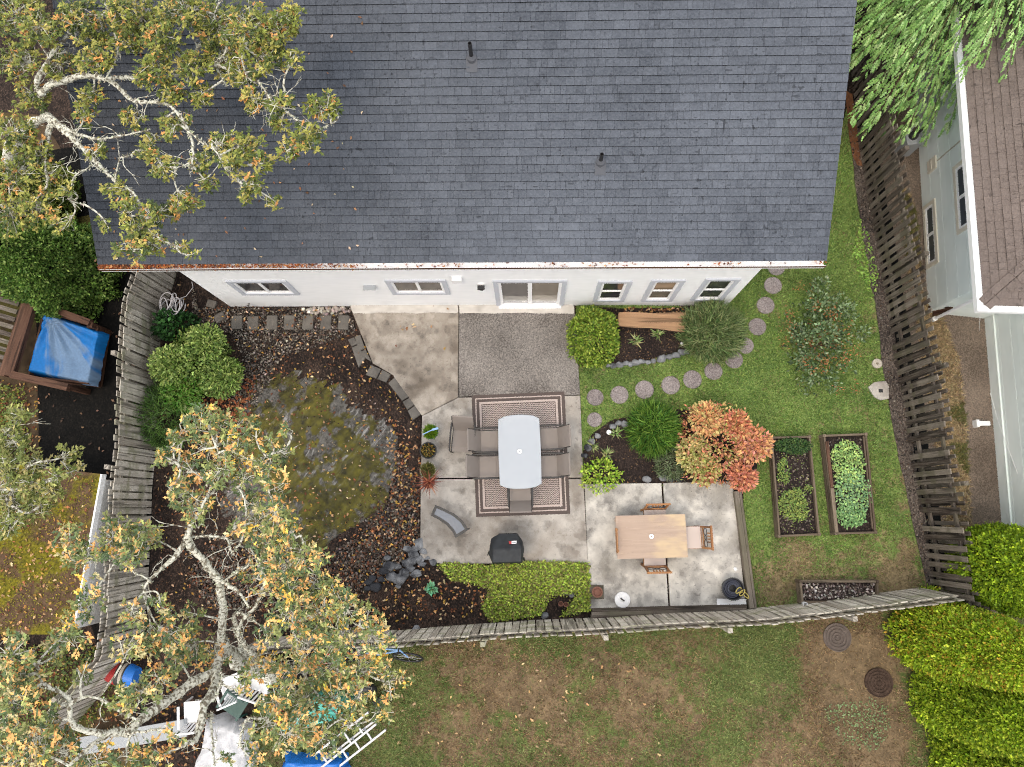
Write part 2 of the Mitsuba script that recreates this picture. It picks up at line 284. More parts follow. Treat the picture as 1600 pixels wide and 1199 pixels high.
def rock_fn(p, n, uv):
    a, b = p.x * .86 - p.y * .51, p.x * .51 + p.y * .86          # the strata run steeply up to the right
    w = a * 9 + 2.2 * (fbm(p.x * 3, p.y * 3, 1., 3) - .5)
    s = fbm(w * 4, b * 2.6, 2., 4); m = fbm(p.x * 1.25 + 3, p.y * 1.25, 5., 4); g = fbm(p.x * 26, p.y * 26, 8., 3)
    c = mix(C(62, 60, 56), C(124, 121, 116), dr.clip(.5 + 1.2 * (g - .5) + .9 * (s - .5), 0, 1))
    c = mix(c, C(176, 174, 172), .6 * smoothstep(.56, .68, s) * smoothstep(.42, .54, fbm(p.x * 2.4, p.y * 2.4, 3., 3)))
    moss = mix(C(46, 44, 24), C(112, 106, 34), dr.clip(.5 + 1.5 * (fbm(p.x * 8, p.y * 8, 1., 4) - .5), 0, 1))
    return mix(c, moss, .9 * smoothstep(.47, .60, m + .55 * (fbm(p.x * 6, p.y * 6, 8., 4) - .5) + .10 * smoothstep(-3.2, -5.2, p.x)))
procm('outcrop_rock', rock_fn, .85)
procm('field_stone', lambda p, n, uv: mix(C(54, 56, 62), C(156, 158, 162), dr.clip(.36 + 1.3 * (fbm(p.x * 9, p.y * 9, p.z * 9, 3) - .5) + 1.2 * (noise(p.x * 2.7, p.y * 2.7, 3.) - .5), 0, 1)), .8)
def brick_bump(p, n, uv):
    row = p.z / .075; u = p.x / .22 + .5 * dr.floor(row) - 1 * dr.floor(row / 2)
    fx, fz = u - dr.floor(u), row - dr.floor(row)
    return smoothstep(0., .06, dr.minimum(fx, 1 - fx)) * smoothstep(0., .16, dr.minimum(fz, 1 - fz)) + .5 * fbm(p.x * 40, p.z * 40, 2., 2)
procm('white_brick', lambda p, n, uv: mix((.76, .77, .785), (.83, .835, .845), fbm(p.x * 5, p.z * 16, 1., 3)) * (1 - .16 * smoothstep(.42, .02, p.z + .3 * (noise(p.x * 3, p.z * 3) - .5)) * (.4 + .6 * noise(p.x * 14, p.z * 5, 2.))), .55, bump=(brick_bump, .004))
procm('pale_siding', lambda p, n, uv: mix(C(204, 214, 212, .85), C(222, 229, 227, .85), fbm(p.x * 2, p.y * 2, p.z * 3, 3) + .3 * (tone(uv) - .5)), .6, True)
def chevron(p, n, uv):                                            # a woven rug, uv in metres from its corner
    W, H = 2.11, 2.73
    e = dr.minimum(dr.minimum(uv.x, W - uv.x), dr.minimum(uv.y, H - uv.y))
    k = uv.x / .055; tri = dr.abs(k - dr.floor(k) - .5) * 2
    q = (uv.y + tri * .022) / .042; z = q - dr.floor(q)
    pat = dr.select(z < .52, 1., 0.)
    band = dr.select(e < .075, 0., dr.select(e < .10, 1., dr.select(e < .165, 0., dr.select(e < .215, 1., dr.select(e < .23, 0., pat)))))
    return mix(C(98, 87, 83), C(198, 183, 176), band) * (.88 + .2 * noise(uv.x * 90, uv.y * 90))
procm('rug_weave', chevron, .95, True)
procm('lichen_bark', lambda p, n, uv: mix(C(128, 120, 104, .6), C(222, 221, 206, .68), smoothstep(.34, .56, fbm(p.x * 26, p.y * 26, p.z * 26, 3))) * (.75 + .4 * noise(p.x * 60, p.y * 60, p.z * 60)), .95)
procm('brown_bark', lambda p, n, uv: mix(C(60, 44, 34, .7), C(120, 96, 78, .7), fbm(p.x * 12, p.y * 12, p.z * 6, 3)), .95)
procm('moss_roof', lambda p, n, uv: mix(mix(C(74, 54, 40), C(116, 92, 72), fbm(p.x * 9, p.y * 9, 1., 3)), mix(C(84, 82, 20), C(142, 132, 36), noise(p.x * 25, p.y * 25)), smoothstep(.38, .56, fbm(p.x * 2.0, p.y * 2.0, 6., 4))), .95)
TC = at(70, 480, .7)
def tarp_fn(p, n, uv):
    x, y = p.x - float(TC[0]), p.y - float(TC[1]); r = dr.sqrt(x * x + y * y); a = dr.atan2(y, x)
    st = fbm(a * 14, r * 1.2, 2., 3); m = fbm(p.x * 2.6, p.y * 2.6, 7., 4)
    g = smoothstep(.5, .78, .62 * st + .5 * m + .55 * dr.exp(-dr.square((a + 1.02) / .30)) * smoothstep(.15, .5, r) - .12)
    return mix(C(10, 104, 176, .7), C(150, 156, 142, .66), .46 * g) * (.9 + .2 * noise(p.x * 40, p.y * 40))
procm('blue_tarp', tarp_fn, .5)
procm('scruffy_ground', lambda p, n, uv: mix(mix(C(58, 46, 36), C(104, 86, 64), fbm(p.x * 7, p.y * 7, 1., 4)), C(104, 100, 44), .7 * smoothstep(.5, .65, fbm(p.x * 1.3, p.y * 1.3, 6., 4))), .95)
procm('grill_cover', lambda p, n, uv: mix((.010, .011, .013), (.030, .034, .039), fbm(p.x * 9, p.y * 9, p.z * 9, 3)), .55)
procm('rusty_lid', lambda p, n, uv: mix(C(62, 48, 40), C(92, 74, 64), fbm(p.x * 14, p.y * 14, 1., 3)), .9)
procm('grey_lid', lambda p, n, uv: mix(C(96, 86, 80), C(128, 116, 110), fbm(p.x * 9, p.y * 9, 1., 3)), .95)
procm('pebble', lambda p, n, uv: mix(C(52, 50, 50), C(170, 164, 156), cell_rand(p.x * 30, p.y * 30, 1.)), .85)

# ---------------------------------------------------------------- ground
procm('side_dirt', speck(C(96, 84, 74, .62), C(156, 140, 126, .62), 46), .95)
def ground_sheet():
    v = np.array([[-150, -150, -.03], [150, -150, -.03], [150, 150, -.03], [-150, 150, -.03]])
    put(new('ground'), v, np.array([[0, 1, 2], [0, 2, 3]]), 'bark_mulch'); lab('ground', 'dark brown bark mulch ground', 'ground', kind='structure')
ground_sheet()
YARD = pts([(900, 470), (1136, 484), (1136, 380), (1280, 300), (1330, 150), (1345, 250), (1372, 400), (1392, 500), (1416, 650), (1440, 800), (1456, 890), (1452, 930), (1240, 948), (1168, 950), (1160, 760), (905, 760)])
yard_g = sheet('lawn', YARD, .0, 'lawn_turf', 'green lawn between the house and the side fence', 'lawn', seed=1)
BACK = pts([(560, 1030), (610, 1000), (800, 990), (1060, 972), (1300, 955), (1500, 935), (1640, 980), (1640, 1330), (300, 1330), (330, 1200), (420, 1080)])
back_g = sheet('back_lawn', BACK, -.012, 'dry_turf', 'patchy brown and green lawn behind the back fence', 'lawn', seed=2)
strip_g = sheet('soil_strip', pts([(1322, 160), (1350, 150), (1358, 225), (1385, 390), (1402, 492), (1411, 560), (1426, 625), (1437, 720), (1455, 817), (1466, 887), (1470, 945), (1450, 932), (1443, 897), (1424, 817), (1406, 725), (1386, 625), (1377, 560), (1369, 492), (1349, 380), (1335, 297), (1331, 250)]), .035, 'gritty_soil', 'strip of bare gritty soil along the foot of the side fence', 'soil', seed=3)
sheet('fence_soil', pts([(1330, 150), (1345, 225), (1358, 287), (1376, 390), (1393, 492), (1402, 560), (1417, 625), (1428, 720), (1446, 817), (1456, 887), (1462, 938), (1486, 934), (1480, 887), (1470, 817), (1452, 720), (1441, 625), (1426, 560), (1416, 492), (1399, 390), (1380, 287), (1366, 225), (1352, 150)]), .042, 'black_soil', 'dark sheet under the side fence, painted shade for the board gaps', 'soil', seed=14)  # dark sheet added as painted shade behind the fence gaps
side_g = sheet('side_yard', pts([(1350, 60), (1640, 60), (1700, 960), (1465, 960), (1462, 800), (1440, 640), (1395, 400), (1360, 200)]), .008, 'side_dirt', 'narrow bare side yard beside the neighbouring house', 'soil', seed=4)
sheet('dry_verge', pts([(1408, 300), (1420, 300), (1436, 400), (1440, 470), (1470, 500), (1492, 560), (1500, 640), (1508, 760), (1512, 860), (1482, 860), (1472, 740), (1462, 640), (1450, 520), (1420, 400)]), .012, 'dry_grass', 'dry straw grass along the far side of the side fence', 'grass', seed=5, wob=.16)
sheet('red_soil', pts([(1318, 140), (1334, 150), (1340, 225), (1346, 262), (1338, 262), (1330, 245)]), .039, 'rust_soil', 'reddish bare soil by the roof corner', 'soil', seed=6)
black_g = sheet('black_soil', pts([(60, 700), (55, 470), (150, 400), (262, 380), (250, 440), (243, 600), (236, 840), (225, 1000), (150, 1010), (120, 900)]), -.018, 'black_soil', 'black soil passage on the far side of the left fence', 'soil', seed=7)
sheet('neighbour_garden', pts([(-260, 1330), (-260, 150), (60, 180), (140, 300), (150, 420), (60, 480), (62, 720), (-20, 1010), (180, 1040), (260, 1330)]), -.02, 'scruffy_ground', 'scruffy garden ground beyond the left fence', 'ground', seed=8)
sheet('black_gravel', pts([(75, 235), (150, 225), (160, 330), (120, 340), (80, 300)]), -.012, 'black_soil', 'patch of black gravel beside the roof corner', 'gravel', seed=9)
bedA_g = sheet('log_bed', pts([(938, 481), (1100, 482), (1078, 545), (1040, 556), (990, 570), (950, 574), (930, 560)]), .02, 'garden_soil', 'dark soil bed under the right windows of the house', 'flower bed', seed=10)
bedB_g = sheet('shrub_bed', pts([(911, 756), (910, 705), (925, 678), (955, 658), (1000, 648), (1060, 640), (1120, 645), (1185, 690), (1180, 752), (1146, 757)]), .02, 'garden_soil', 'dark soil bed between the lawn and the right patio', 'flower bed', seed=11)
left_bed = Polygon([p[:2] for p in pts([(282, 440), (300, 478), (546, 480), (550, 505), (612, 590), (657, 660), (656, 870), (690, 885), (765, 965), (600, 985), (380, 1005), (245, 960), (240, 700), (246, 520)])])

# the concrete patio: slabs with open joints
lab(new('patio'), 'grey concrete patio of large slabs', 'patio', kind='structure')
def slab(px, mat, z=.06, shrink=.007):
    g = Polygon([p[:2] for p in pts(px, z)]).buffer(-shrink, join_style=2)
    m = trimesh.creation.extrude_polygon(g, .14, engine='earcut')
    top = trimesh.creation.extrude_polygon(g.buffer(-.008, join_style=2), .008, engine='earcut')
    mb = MB().add(m.vertices + [0, 0, z - .148], m.faces).add(top.vertices + [0, 0, z - .0085], top.faces)
    part('slab', 'patio', mb, mat)
slab([(545, 476), (717, 476), (716, 621), (659, 650), (613, 586), (582, 568)], 'stained_concrete')
slab([(717, 476), (898, 476), (907, 618), (738, 619), (716, 621)], 'aggregate')
slab([(659, 650), (716, 621), (907, 618), (912, 747), (657, 747.5)], 'concrete')
slab([(657, 748.5), (912, 748), (919, 880), (690, 882), (656, 872)], 'concrete')
slab([(913, 756), (1034, 754.5), (1045, 948), (921, 952)], 'patchy_concrete', .055)
slab([(1036, 754.5), (1145, 752), (1166, 946), (1047, 948)], 'patchy_concrete', .055)
strip = MB()
for px in ([(547, 476.2), (716, 476.2), (716, 489), (552, 489.5)], [(718, 476.2), (897, 476.2), (898, 490), (718, 489.5)]):
    strip.prism(wobbly(pts(px, .06), .035, .05, 4), .05, .0635)
part('wall_apron', 'patio', strip, 'concrete', label=None) if False else part('wall_apron', 'patio', strip, 'pale_apron')
plain('joint_soil', (.03, .026, .02), .95)
# timber edging around the right patio
tb = thing('timber_edging', 'weathered grey timbers edging two sides of the right patio', 'edging')
for a, b, w in (((1149, 768), (1173, 950), .10), ((1155, 768), (1179, 950), .05), ((925, 953.5), (1165, 947), .07), ((924, 958.5), (1165, 952), .07), ((923, 964), (1140, 957), .08)):
    part('timber', tb, MB().beam(at(*a, .09), at(*b, .09), w, .17), 'dark_board')

# ---------------------------------------------------------------- the house
plain('dim_backing', (.11, .105, .10), .8)
house = thing('house', 'white painted brick house with a dark grey shingle roof', 'house')
WY = at(620, 477.2, .05)[1]                                  # the south wall's plane
WX0, WX1 = at(358, 478, .05)[0], at(1137, 482, 0)[0]
WN = np.array([0, -1.0, 0]); WP = np.array([0, WY, 0])
def wallrect(q):
    P = [on(x, y, WP, WN) for x, y in q]; P = np.array(P)
    return (P[0, 0] + P[3, 0]) / 2, (P[1, 0] + P[2, 0]) / 2, (P[2, 2] + P[3, 2]) / 2, (P[0, 2] + P[1, 2]) / 2
WINS = [((351.6, 438), (447, 438), (469, 459.4), (378.8, 459.4)), ((600.6, 437), (697, 437), (703, 458.7), (614, 458.7)), ((935.6, 438.7), (987, 438.7), (976, 470), (925, 470)),
        ((1018.5, 437), (1070.5, 437), (1051, 469.6), (1000.6, 469.6)), ((1101, 435), (1154, 435), (1132, 468), (1079, 469))]
DOOR = ((771.5, 438), (886, 437.5), (880, 477.7), (775, 477.7))
WH = 3.0
rects = [wallrect(w) for w in WINS]; dr_ = wallrect(DOOR); dr_ = (dr_[0], dr_[1], .065, dr_[3])
T_ = .09                                                       # width of the flat grey trim round each opening
face = Polygon([(WX0, -.4), (WX1, -.4), (WX1, WH), (WX0, WH)])
for x0, x1, z0, z1 in rects + [dr_]: face = face.difference(shapely.box(x0 + T_, z0 + (T_ if (x0, x1) != dr_[:2] else 0), x1 - T_, z1 - T_))
m = trimesh.creation.extrude_polygon(face, .2, engine='earcut'); v = np.array(m.vertices)
wall = np.stack([v[:, 0], WY + v[:, 2], v[:, 1]], 1)
part('wall', house, (wall, np.array(m.faces)), 'white_brick')
sw = MB()
for x in (WX0 + .1, WX1 - .1): sw.box((x, WY + .2 + 6, 1.3), (.2, 12, 3.4))
sw.box(((WX0 + WX1) / 2, WY + 12.2, 1.3), (WX1 - WX0, .2, 3.4))
part('side_wall', house, sw, 'white_brick')
part('room', house, MB().box(((WX0 + WX1) / 2, WY + 1.6, .03), (WX1 - WX0 - .5, 2.5, .02)).box(((WX0 + WX1) / 2, WY + 2.9, 1.5), (WX1 - WX0 - .5, .05, 2.9)), 'dark_room')
def frame_rect(x0, x1, z0, z1, w, y0, y1, bottom=True):
    m = MB(); yc, d = (y0 + y1) / 2, y1 - y0
    m.box(((x0 + x1) / 2, yc, z1 - w / 2), (x1 - x0, d, w))
    lo = z0
    if bottom: m.box(((x0 + x1) / 2, yc, z0 + w / 2), (x1 - x0, d, w)); lo = z0 + w
    for x in (x0 + w / 2, x1 - w / 2): m.box((x, yc, (lo + z1 - w) / 2), (w, d, z1 - w - lo))
    return m
for i, (x0, x1, z0, z1) in enumerate(rects):
    w = new('window', house); wide = i < 2
    put(w, *(lambda b: (b.v, b.f))(frame_rect(x0, x1, z0, z1, T_ + .004, WY - .035, WY - .001)), 'grey_trim')
    a0, a1, b0, b1 = x0 + T_, x1 - T_, z0 + T_, z1 - T_
    part('frame', w, frame_rect(a0, a1, b0, b1, .055, WY - .014, WY + .012), 'white_vinyl')
    if wide:
        xm = (a0 + a1) / 2; part('sash', w, MB().box((xm, WY - .001, (b0 + b1) / 2), (.06, .022, b1 - b0 - .11)), 'white_vinyl')
        panes = [(a0 + .055, xm - .03, b0 + .055, b1 - .055), (xm + .03, a1 - .055, b0 + .055, b1 - .055)]
    else:
        zm = b0 + (b1 - b0) * .5; part('sash', w, MB().box(((a0 + a1) / 2, WY - .001, zm), (a1 - a0 - .11, .022, .06)), 'white_vinyl')
        panes = [(a0 + .055, a1 - .055, b0 + .055, zm - .03), (a0 + .055, a1 - .055, zm + .03, b1 - .055)]
    for c0, c1, d0, d1 in panes:
        part('pane', w, (np.array([[c0, WY + .004, d0], [c1, WY + .004, d0], [c1, WY + .004, d1], [c0, WY + .004, d1]]), np.array([[0, 1, 2], [0, 2, 3]])), 'window_glass')
    part('blind', w, MB().box(((a0 + a1) / 2, WY + .055, (b0 + b1) / 2), (a1 - a0, .006, b1 - b0)), 'dark_room' if i != 3 else 'curtain')  # panel close behind the glass, mostly painted dark as the unlit room
d = new('sliding_door', house); x0, x1, z0, z1 = dr_
put(d, *(lambda b: (b.v, b.f))(frame_rect(x0, x1, z0, z1, T_ + .004, WY - .035, WY - .001, False)), 'grey_trim')
part('frame', d, frame_rect(x0 + T_, x1 - T_, z0, z1 - T_, .07, WY - .014, WY + .02), 'white_vinyl')
xm = (x0 + x1) / 2
part('sash', d, MB().box((xm, WY + .001, (z0 + z1 - T_) / 2), (.09, .028, z1 - T_ - z0 - .14)), 'white_vinyl')
for c0, c1 in ((x0 + T_ + .07, xm - .045), (xm + .045, x1 - T_ - .07)):
    part('pane', d, (np.array([[c0, WY + .008, z0 + .07], [c1, WY + .008, z0 + .07], [c1, WY + .008, z1 - T_ - .07], [c0, WY + .008, z1 - T_ - .07]]), np.array([[0, 1, 2], [0, 2, 3]])), 'window_glass')
part('curtain', d, MB().box(((xm + x1) / 2 - .05, WY + .05, (z0 + z1) / 2), ((x1 - x0) / 2 - .16, .01, z1 - z0 - .2)), 'curtain')
part('blind', d, MB().box(((xm + x0) / 2 + .05, WY + .05, (z0 + z1) / 2), ((x1 - x0) / 2 - .16, .01, z1 - z0 - .2)), 'dim_backing')  # dim panel painted as the dark interior behind the left pane
part('sill', d, MB().box((xm, WY - .05, .075), (x1 - x0 - .1, .09, .03)), 'white_vinyl')
# fittings on the wall
def onwall(px, py): return on(px, py, WP, WN)
c = onwall(752, 444); lamp = new('security_camera', house)
put(lamp, *(lambda b: (b.v, b.f))(MB().lathe([(0, -.0), (.09, 0), (.09, .03), (.06, .05), (0, .05)], c, 16, np.array([[1, 0, 0], [0, 0, -1], [0, 1.0, 0]]))), 'white_plastic')
part('head', lamp, MB().box(c + [0, -.10, .06], (.15, .08, .07)).box(c + [0, -.09, -.03], (.07, .07, .09)), 'black_plastic')
part('junction_box', house, MB().box(onwall(714, 434) + [0, -.05, 0], (.2, .1, .16)), 'white_plastic')
part('wall_vent', house, MB().box(onwall(578, 447) + [0, -.03, 0], (.25, .06, .11)).box(onwall(578, 447) + [0, -.065, .05], (.27, .09, .015)), 'grey_plastic')
c = onwall(389, 474); part('hose_tap', house, MB().tube([c + [0, .0, 0], c + [0, -.09, 0], c + [0, -.1, -.06]], .014).beam(c + [-.03, -.07, .04], c + [.03, -.07, .04], .01, .02), 'dark_metal')
# roof: a plane through the eave rising 27 degrees
ZE = 3.03
EL, ER = at(153, 411, ZE), at(1292, 405, ZE)
ru = (ER - EL) / np.linalg.norm(ER - EL); pitch = math.radians(27)
rv = np.array([-ru[1], ru[0], 0]) * math.cos(pitch) + np.array([0, 0, math.sin(pitch)]); rn = np.cross(ru, rv)
RW, RL = np.linalg.norm(ER - EL), 5.85
def onroof(px, py, h=0): return on(px, py, EL + rn * h, rn)
rb = MB(); q = [EL - rn * .06, ER - rn * .06, ER + rv * RL - rn * .06, EL + rv * RL - rn * .06]
rb.hexa([p - rn * .14 for p in q] + q)
rv2 = np.array([-rv[0], -rv[1], rv[2]]); back = rv * [1, 1, -1]
r0, r1 = EL + rv * RL - rn * .06, ER + rv * RL - rn * .06
rb.hexa([r0 - [0, 0, .16], r1 - [0, 0, .16], r1 + back * 6 - [0, 0, .16], r0 + back * 6 - [0, 0, .16], r0, r1, r1 + back * 6, r0 + back * 6])
roof = new('roof', house); put(roof, rb.v, rb.f, 'shingle', uv=rb.uv * 0 + 99990)  # base coloured near-black so gaps between courses read as shadow lines
E_ = .1488
def wedge(seed, t):
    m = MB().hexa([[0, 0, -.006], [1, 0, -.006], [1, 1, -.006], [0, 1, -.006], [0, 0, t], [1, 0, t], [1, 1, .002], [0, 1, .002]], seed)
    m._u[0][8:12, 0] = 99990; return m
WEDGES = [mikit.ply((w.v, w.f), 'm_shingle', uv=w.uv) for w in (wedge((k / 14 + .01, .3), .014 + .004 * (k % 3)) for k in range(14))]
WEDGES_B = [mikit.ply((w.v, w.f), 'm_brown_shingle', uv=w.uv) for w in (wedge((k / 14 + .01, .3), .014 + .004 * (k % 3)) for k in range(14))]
def lay_shingles(owner, O, u, v, n, width, rows, e, mat, wedges, wid, lf=.955, clip=None, keep=300, left=None):
    out = []
    for k in range(rows):
        x = -rng.random() * .2
        while x < width:
            w = wid[0] + (wid[1] - wid[0]) * rng.random() ** 1.5; a, b = max(x, 0), min(x + w, width); x += w
            if b - a < .02: continue
            if clip is not None and not clip((a + b) / 2, (k + .5) * e): continue
            out.append((a, b - .004, k))
    c = np.array([O + u * (a + b) / 2 + v * (k + .5) * e for a, b, k in out])
    cam = (c - EYE) @ ROT; px = CEN[0] + FOC * cam[:, 0] / -cam[:, 2]; py = CEN[1] - FOC * cam[:, 1] / -cam[:, 2]
    size = np.array([(b - a) for a, b, k in out]) / cam[:, 2] ** 2
    size[(px < 0) | (px > 1600) | (py < 0) | (py > 1199)] = 0
    best = set(np.argsort(-size)[:keep].tolist()) if keep < len(out) else set(range(len(out)))
    rest = MB()
    for i, (a, b, k) in enumerate(out):
        lift = .004 * rng.random()
        M = np.eye(4); M[:3, 0], M[:3, 1], M[:3, 2] = u * (b - a), v * (e * lf), n; M[:3, 3] = O + u * a + v * (k * e) + n * lift
        if i in best:
            scene[new('shingle', owner)] = {**wedges[rng.integers(len(wedges))], 'to_world': mi.ScalarTransform4f(M.tolist())}
        else:
            w = wedge(rng.random(2), .012 + .010 * rng.random()); w.apply(M); rest.add(w.v, w.f, w.uv)
    if rest._v: lab(part('shingle_field', owner, rest, mat), kind='stuff')
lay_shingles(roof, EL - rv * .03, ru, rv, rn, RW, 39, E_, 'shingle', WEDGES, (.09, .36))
r0, r1 = EL + rv * RL, ER + rv * RL
cap = MB()
for k in range(60):
    a = r0 + (r1 - r0) * k / 60; b = r0 + (r1 - r0) * (k + 1.1) / 60
    for s in (rv, back): cap.beam(a + [0, 0, .0] - s * .06 * [1, 1, 1 if s is rv else -1], b + [0, 0, .012] - s * .06 * [1, 1, 1 if s is rv else -1], .15, .012)
part('ridge_cap', roof, cap, 'shingle')
for px, py, tx, ty, hh in ((737, 92, 733, 67, .42), (938, 254, 943, 237, .30)):
    b = onroof(px, py); pr = new('vent_pipe', house)
    put(pr, *(lambda q: (q.v, q.f))(MB().lathe([(.036, -.1), (.036, hh), (.03, hh), (.03, hh - .12), (0, hh - .12)], b, 16)), 'black_plastic')
    part('collar', pr, MB().lathe([(.09, -.05), (.085, .05), (.04, .1), (.038, .1)], b, 16), 'flashing')
    part('flashing', pr, MB().box(b + rn * .018 - rv * .1, (.20, .24, .006), np.stack([ru, rv, rn], 1)), 'flashing')
# fascia and gutter along the eave
g0, g1 = EL - rn * .05, ER - rn * .05
gz = np.array([0, 0, 1.0]); gy = np.cross(gz, ru)
gut = MB(); GL = RW
def gbox(m, y0, y1, z0, z1, a=0, b=1):
    A, B = EL + ru * RW * a, EL + ru * RW * b
    return m.hexa([A - gy * y1 + gz * z0, B - gy * y1 + gz * z0, B - gy * y0 + gz * z0, A - gy * y0 + gz * z0, A - gy * y1 + gz * z1, B - gy * y1 + gz * z1, B - gy * y0 + gz * z1, A - gy * y0 + gz * z1])
gbox(gut, -.02, .12, -.17, -.165); gbox(gut, .112, .12, -.165, -.05); gbox(gut, -.02, -.012, -.165, -.05)
gk = part('gutter', house, gut, 'white_vinyl')
part('front_lip', gk, gbox(MB(), .121, .128, -.11, -.048), 'brown_board')
part('fascia', house, gbox(MB(), -.07, -.03, -.22, -.05), 'white_paint')
part('soffit', house, gbox(MB(), -.2, -.02, -.235, -.222), 'white_paint')
RL_P = np.array([onroof(x, y, .03) for x, y in zip(150 + 420 * rng.random(170) ** 1.3, 20 + 385 * rng.random(170))]); RL_D = rng.normal(size=(170, 3)) @ np.diag([1, 1, .2]); RL_D -= rn * (RL_D @ rn)[:, None]
lab(greens('fallen_leaves', roof, [scatter(*OAK, RL_P, RL_D, .03 + .05 * rng.random(170), pick([C(190, 140, 100), C(160, 110, 80), C(210, 190, 160), C(110, 80, 60)], 170), N=np.tile(rn, (170, 1)) + .3 * rng.normal(size=(170, 3)))], 'litter'), kind='stuff')
# leaves lying in the gutter
n = 3000; t = rng.random(n); t = np.where(rng.random(n) < .55, t ** 2.2, t); keep = ((t < .36) & (rng.random(n) < 1.15 - 2.2 * t)) | ((meshkit.noise(np.stack([t * 30, t * 0, t * 0], 1)) > .62) & (rng.random(n) < .16)) | (rng.random(n) < .02); t = t[keep]; n = len(t)
P = EL + ru * RW * t[:, None] - gy * (.0 + .09 * rng.random((n, 1))) + gz * (-.12 + .06 * rng.random((n, 1)) * np.where(t < .4, 1, .4)[:, None])
D = rng.normal(size=(n, 3)) * [1, 1, .25]
lab(greens('gutter_leaves', house, [scatter(*OAK, P, D, (.04 + .035 * rng.random(n)), pick([C(190, 110, 60), C(150, 80, 50), C(110, 70, 55), C(205, 150, 100)], n))], 'litter'), kind='stuff')

# ---------------------------------------------------------------- fences: every board its own part
def resample(P, step):
    P = np.asarray(P)[:, :2]; s = np.concatenate([[0], np.cumsum(np.linalg.norm(np.diff(P, axis=0), axis=1))])
    d = np.arange(0, s[-1], step); q = np.stack([np.interp(d, s, P[:, k]) for k in (0, 1)], 1)
    t = np.gradient(q, axis=0); return q, unit(t), s[-1]
def fence(label, top_px, h, pitch, bw, mat, inward, missing=(), gap=.10, back=True, foot=False, bk=.9):
    key = thing('wooden_fence', label, 'fence'); P = np.array([at(x, y, 0 if foot else h) for x, y in top_px])
    q, t, L = resample(P, pitch); nrm = np.stack([-t[:, 1], t[:, 0]], 1) * inward      # towards the yard
    for side in ((1, 0) if back else (1,)):
        off = gap / 2 if side else -gap / 2
        for i in range(len(q)):
            if side and i in missing: continue
            sh = 0 if side else pitch / 2
            c = q[i] + t[i] * (sh + rng.normal() * .006) + nrm[i] * off; hh = h + rng.normal() * .018; w = bw * (1 + rng.normal() * .04) * (1 if side else bk)
            lean = rng.normal() * .012; a = np.array([*c, .02]); b = np.array([*(c + t[i] * lean + nrm[i] * rng.normal() * .006), hh])
            part('board', key, MB().beam(a, b, w, .021, up=np.array([*nrm[i], 0.])), mat)
    q2, t2, _ = resample(P, 1.2)
    for z in (.30, h - .28):
        for i in range(len(q2)):
            a = q2[i]; b = q2[i + 1] if i + 1 < len(q2) else P[-1][:2]
            if np.linalg.norm(b - a) > .1: part('rail', key, MB().beam([*a, z], [*b, z], .05, .085), mat)
    for i in range(0, len(q2), 2):
        m = np.array([-t2[i][1], t2[i][0]]) * inward; c = q2[i] - m * (gap / 2 + .075)
        part('post', key, MB().box((*c, (h + .05) / 2), (.09, .09, h + .05), rz(math.atan2(t2[i][1], t2[i][0]))), mat)
    return P
fence('pale grey weathered board fence on the left of the yard', [(222, 385), (206, 436), (194, 470), (187, 560), (182, 690), (174, 760), (170, 850), (163, 960), (154, 1026), (100, 1092), (30, 1175)], 1.5, .158, .128, 'grey_board', 1)
fence('long grey board fence behind the patio with slanting tops', [(372, 1022), (510, 1007), (607, 1008), (700, 1000), (830, 991), (930, 987), (1060, 978), (1200, 972), (1290, 962), (1400, 948), (1506, 934)], 1.45, .165, .138, 'grey_board', 1)
fence('dark brown weathered fence of spaced boards beside the neighbouring house', [(1461, 938), (1455, 887), (1444, 817), (1426, 720), (1415, 625), (1400, 560), (1391, 492), (1374, 390), (1356, 287), (1345, 225), (1340, 175), (1334, 110)], 1.5, .19, .112, 'dark_board', 1, missing=(9, 17, 30), gap=.13, foot=True, bk=.72)

# ---------------------------------------------------------------- stepping stones and pavers
STONES = [(929, 656, 11.5), (930, 621, 13), (968, 617, 14), (1007, 609, 14.5), (1048, 602, 14.5), (1082, 593, 14.5), (1115, 580, 14), (1147, 562, 14), (1165, 540, 13), (1183.5, 510.5, 14), (1196.5, 477, 14), (1208, 446, 14), (1213, 417, 14)]
ORD = ['first', 'second', 'third', 'fourth', 'fifth', 'sixth', 'seventh', 'eighth', 'ninth', 'tenth', 'eleventh', 'twelfth', 'thirteenth']
for (x, y, r), o in zip(STONES, ORD):
    r *= MPP; c = at(x, y, .03)
    one('stepping_stone', MB().lathe([(0, -.05), (r, -.05), (r, .022), (r - .012, .032), (0, .034)], [*c[:2], 0], 32), 'step_stone', f'round grey stepping stone, {o} along the curved lawn path from the patio', 'stepping stone', 'round stones of the lawn path', smooth=35)
PAV = [(330, 475, 15, 12, -.25), (343, 496, 17, 13, .6), (370, 504, 17, 22, .05), (395, 505, 17, 22, 0), (425, 504, 17, 23, .03), (452, 504, 17, 23, -.02), (481, 504, 17, 23, 0), (509, 504, 17, 23, .02), (536.5, 504, 17, 23, -.03)]
for (x, y, w, h, a), o in zip(PAV, ORD):
    c = at(x, y, .03); g = Polygon(shapely.box(-w * MPP / 2, -h * MPP / 2, w * MPP / 2, h * MPP / 2)).buffer(-.015).buffer(.015)
    g = affinity.translate(affinity.rotate(g, a, use_radians=True), c[0], c[1])
    one('stepping_paver', MB().prism(g, -.03, .035).prism(g.buffer(-.008), .034, .041), 'paver', f'square grey paver set in the gravel along the house wall, {o} from the house corner', 'paver', 'square pavers along the wall')
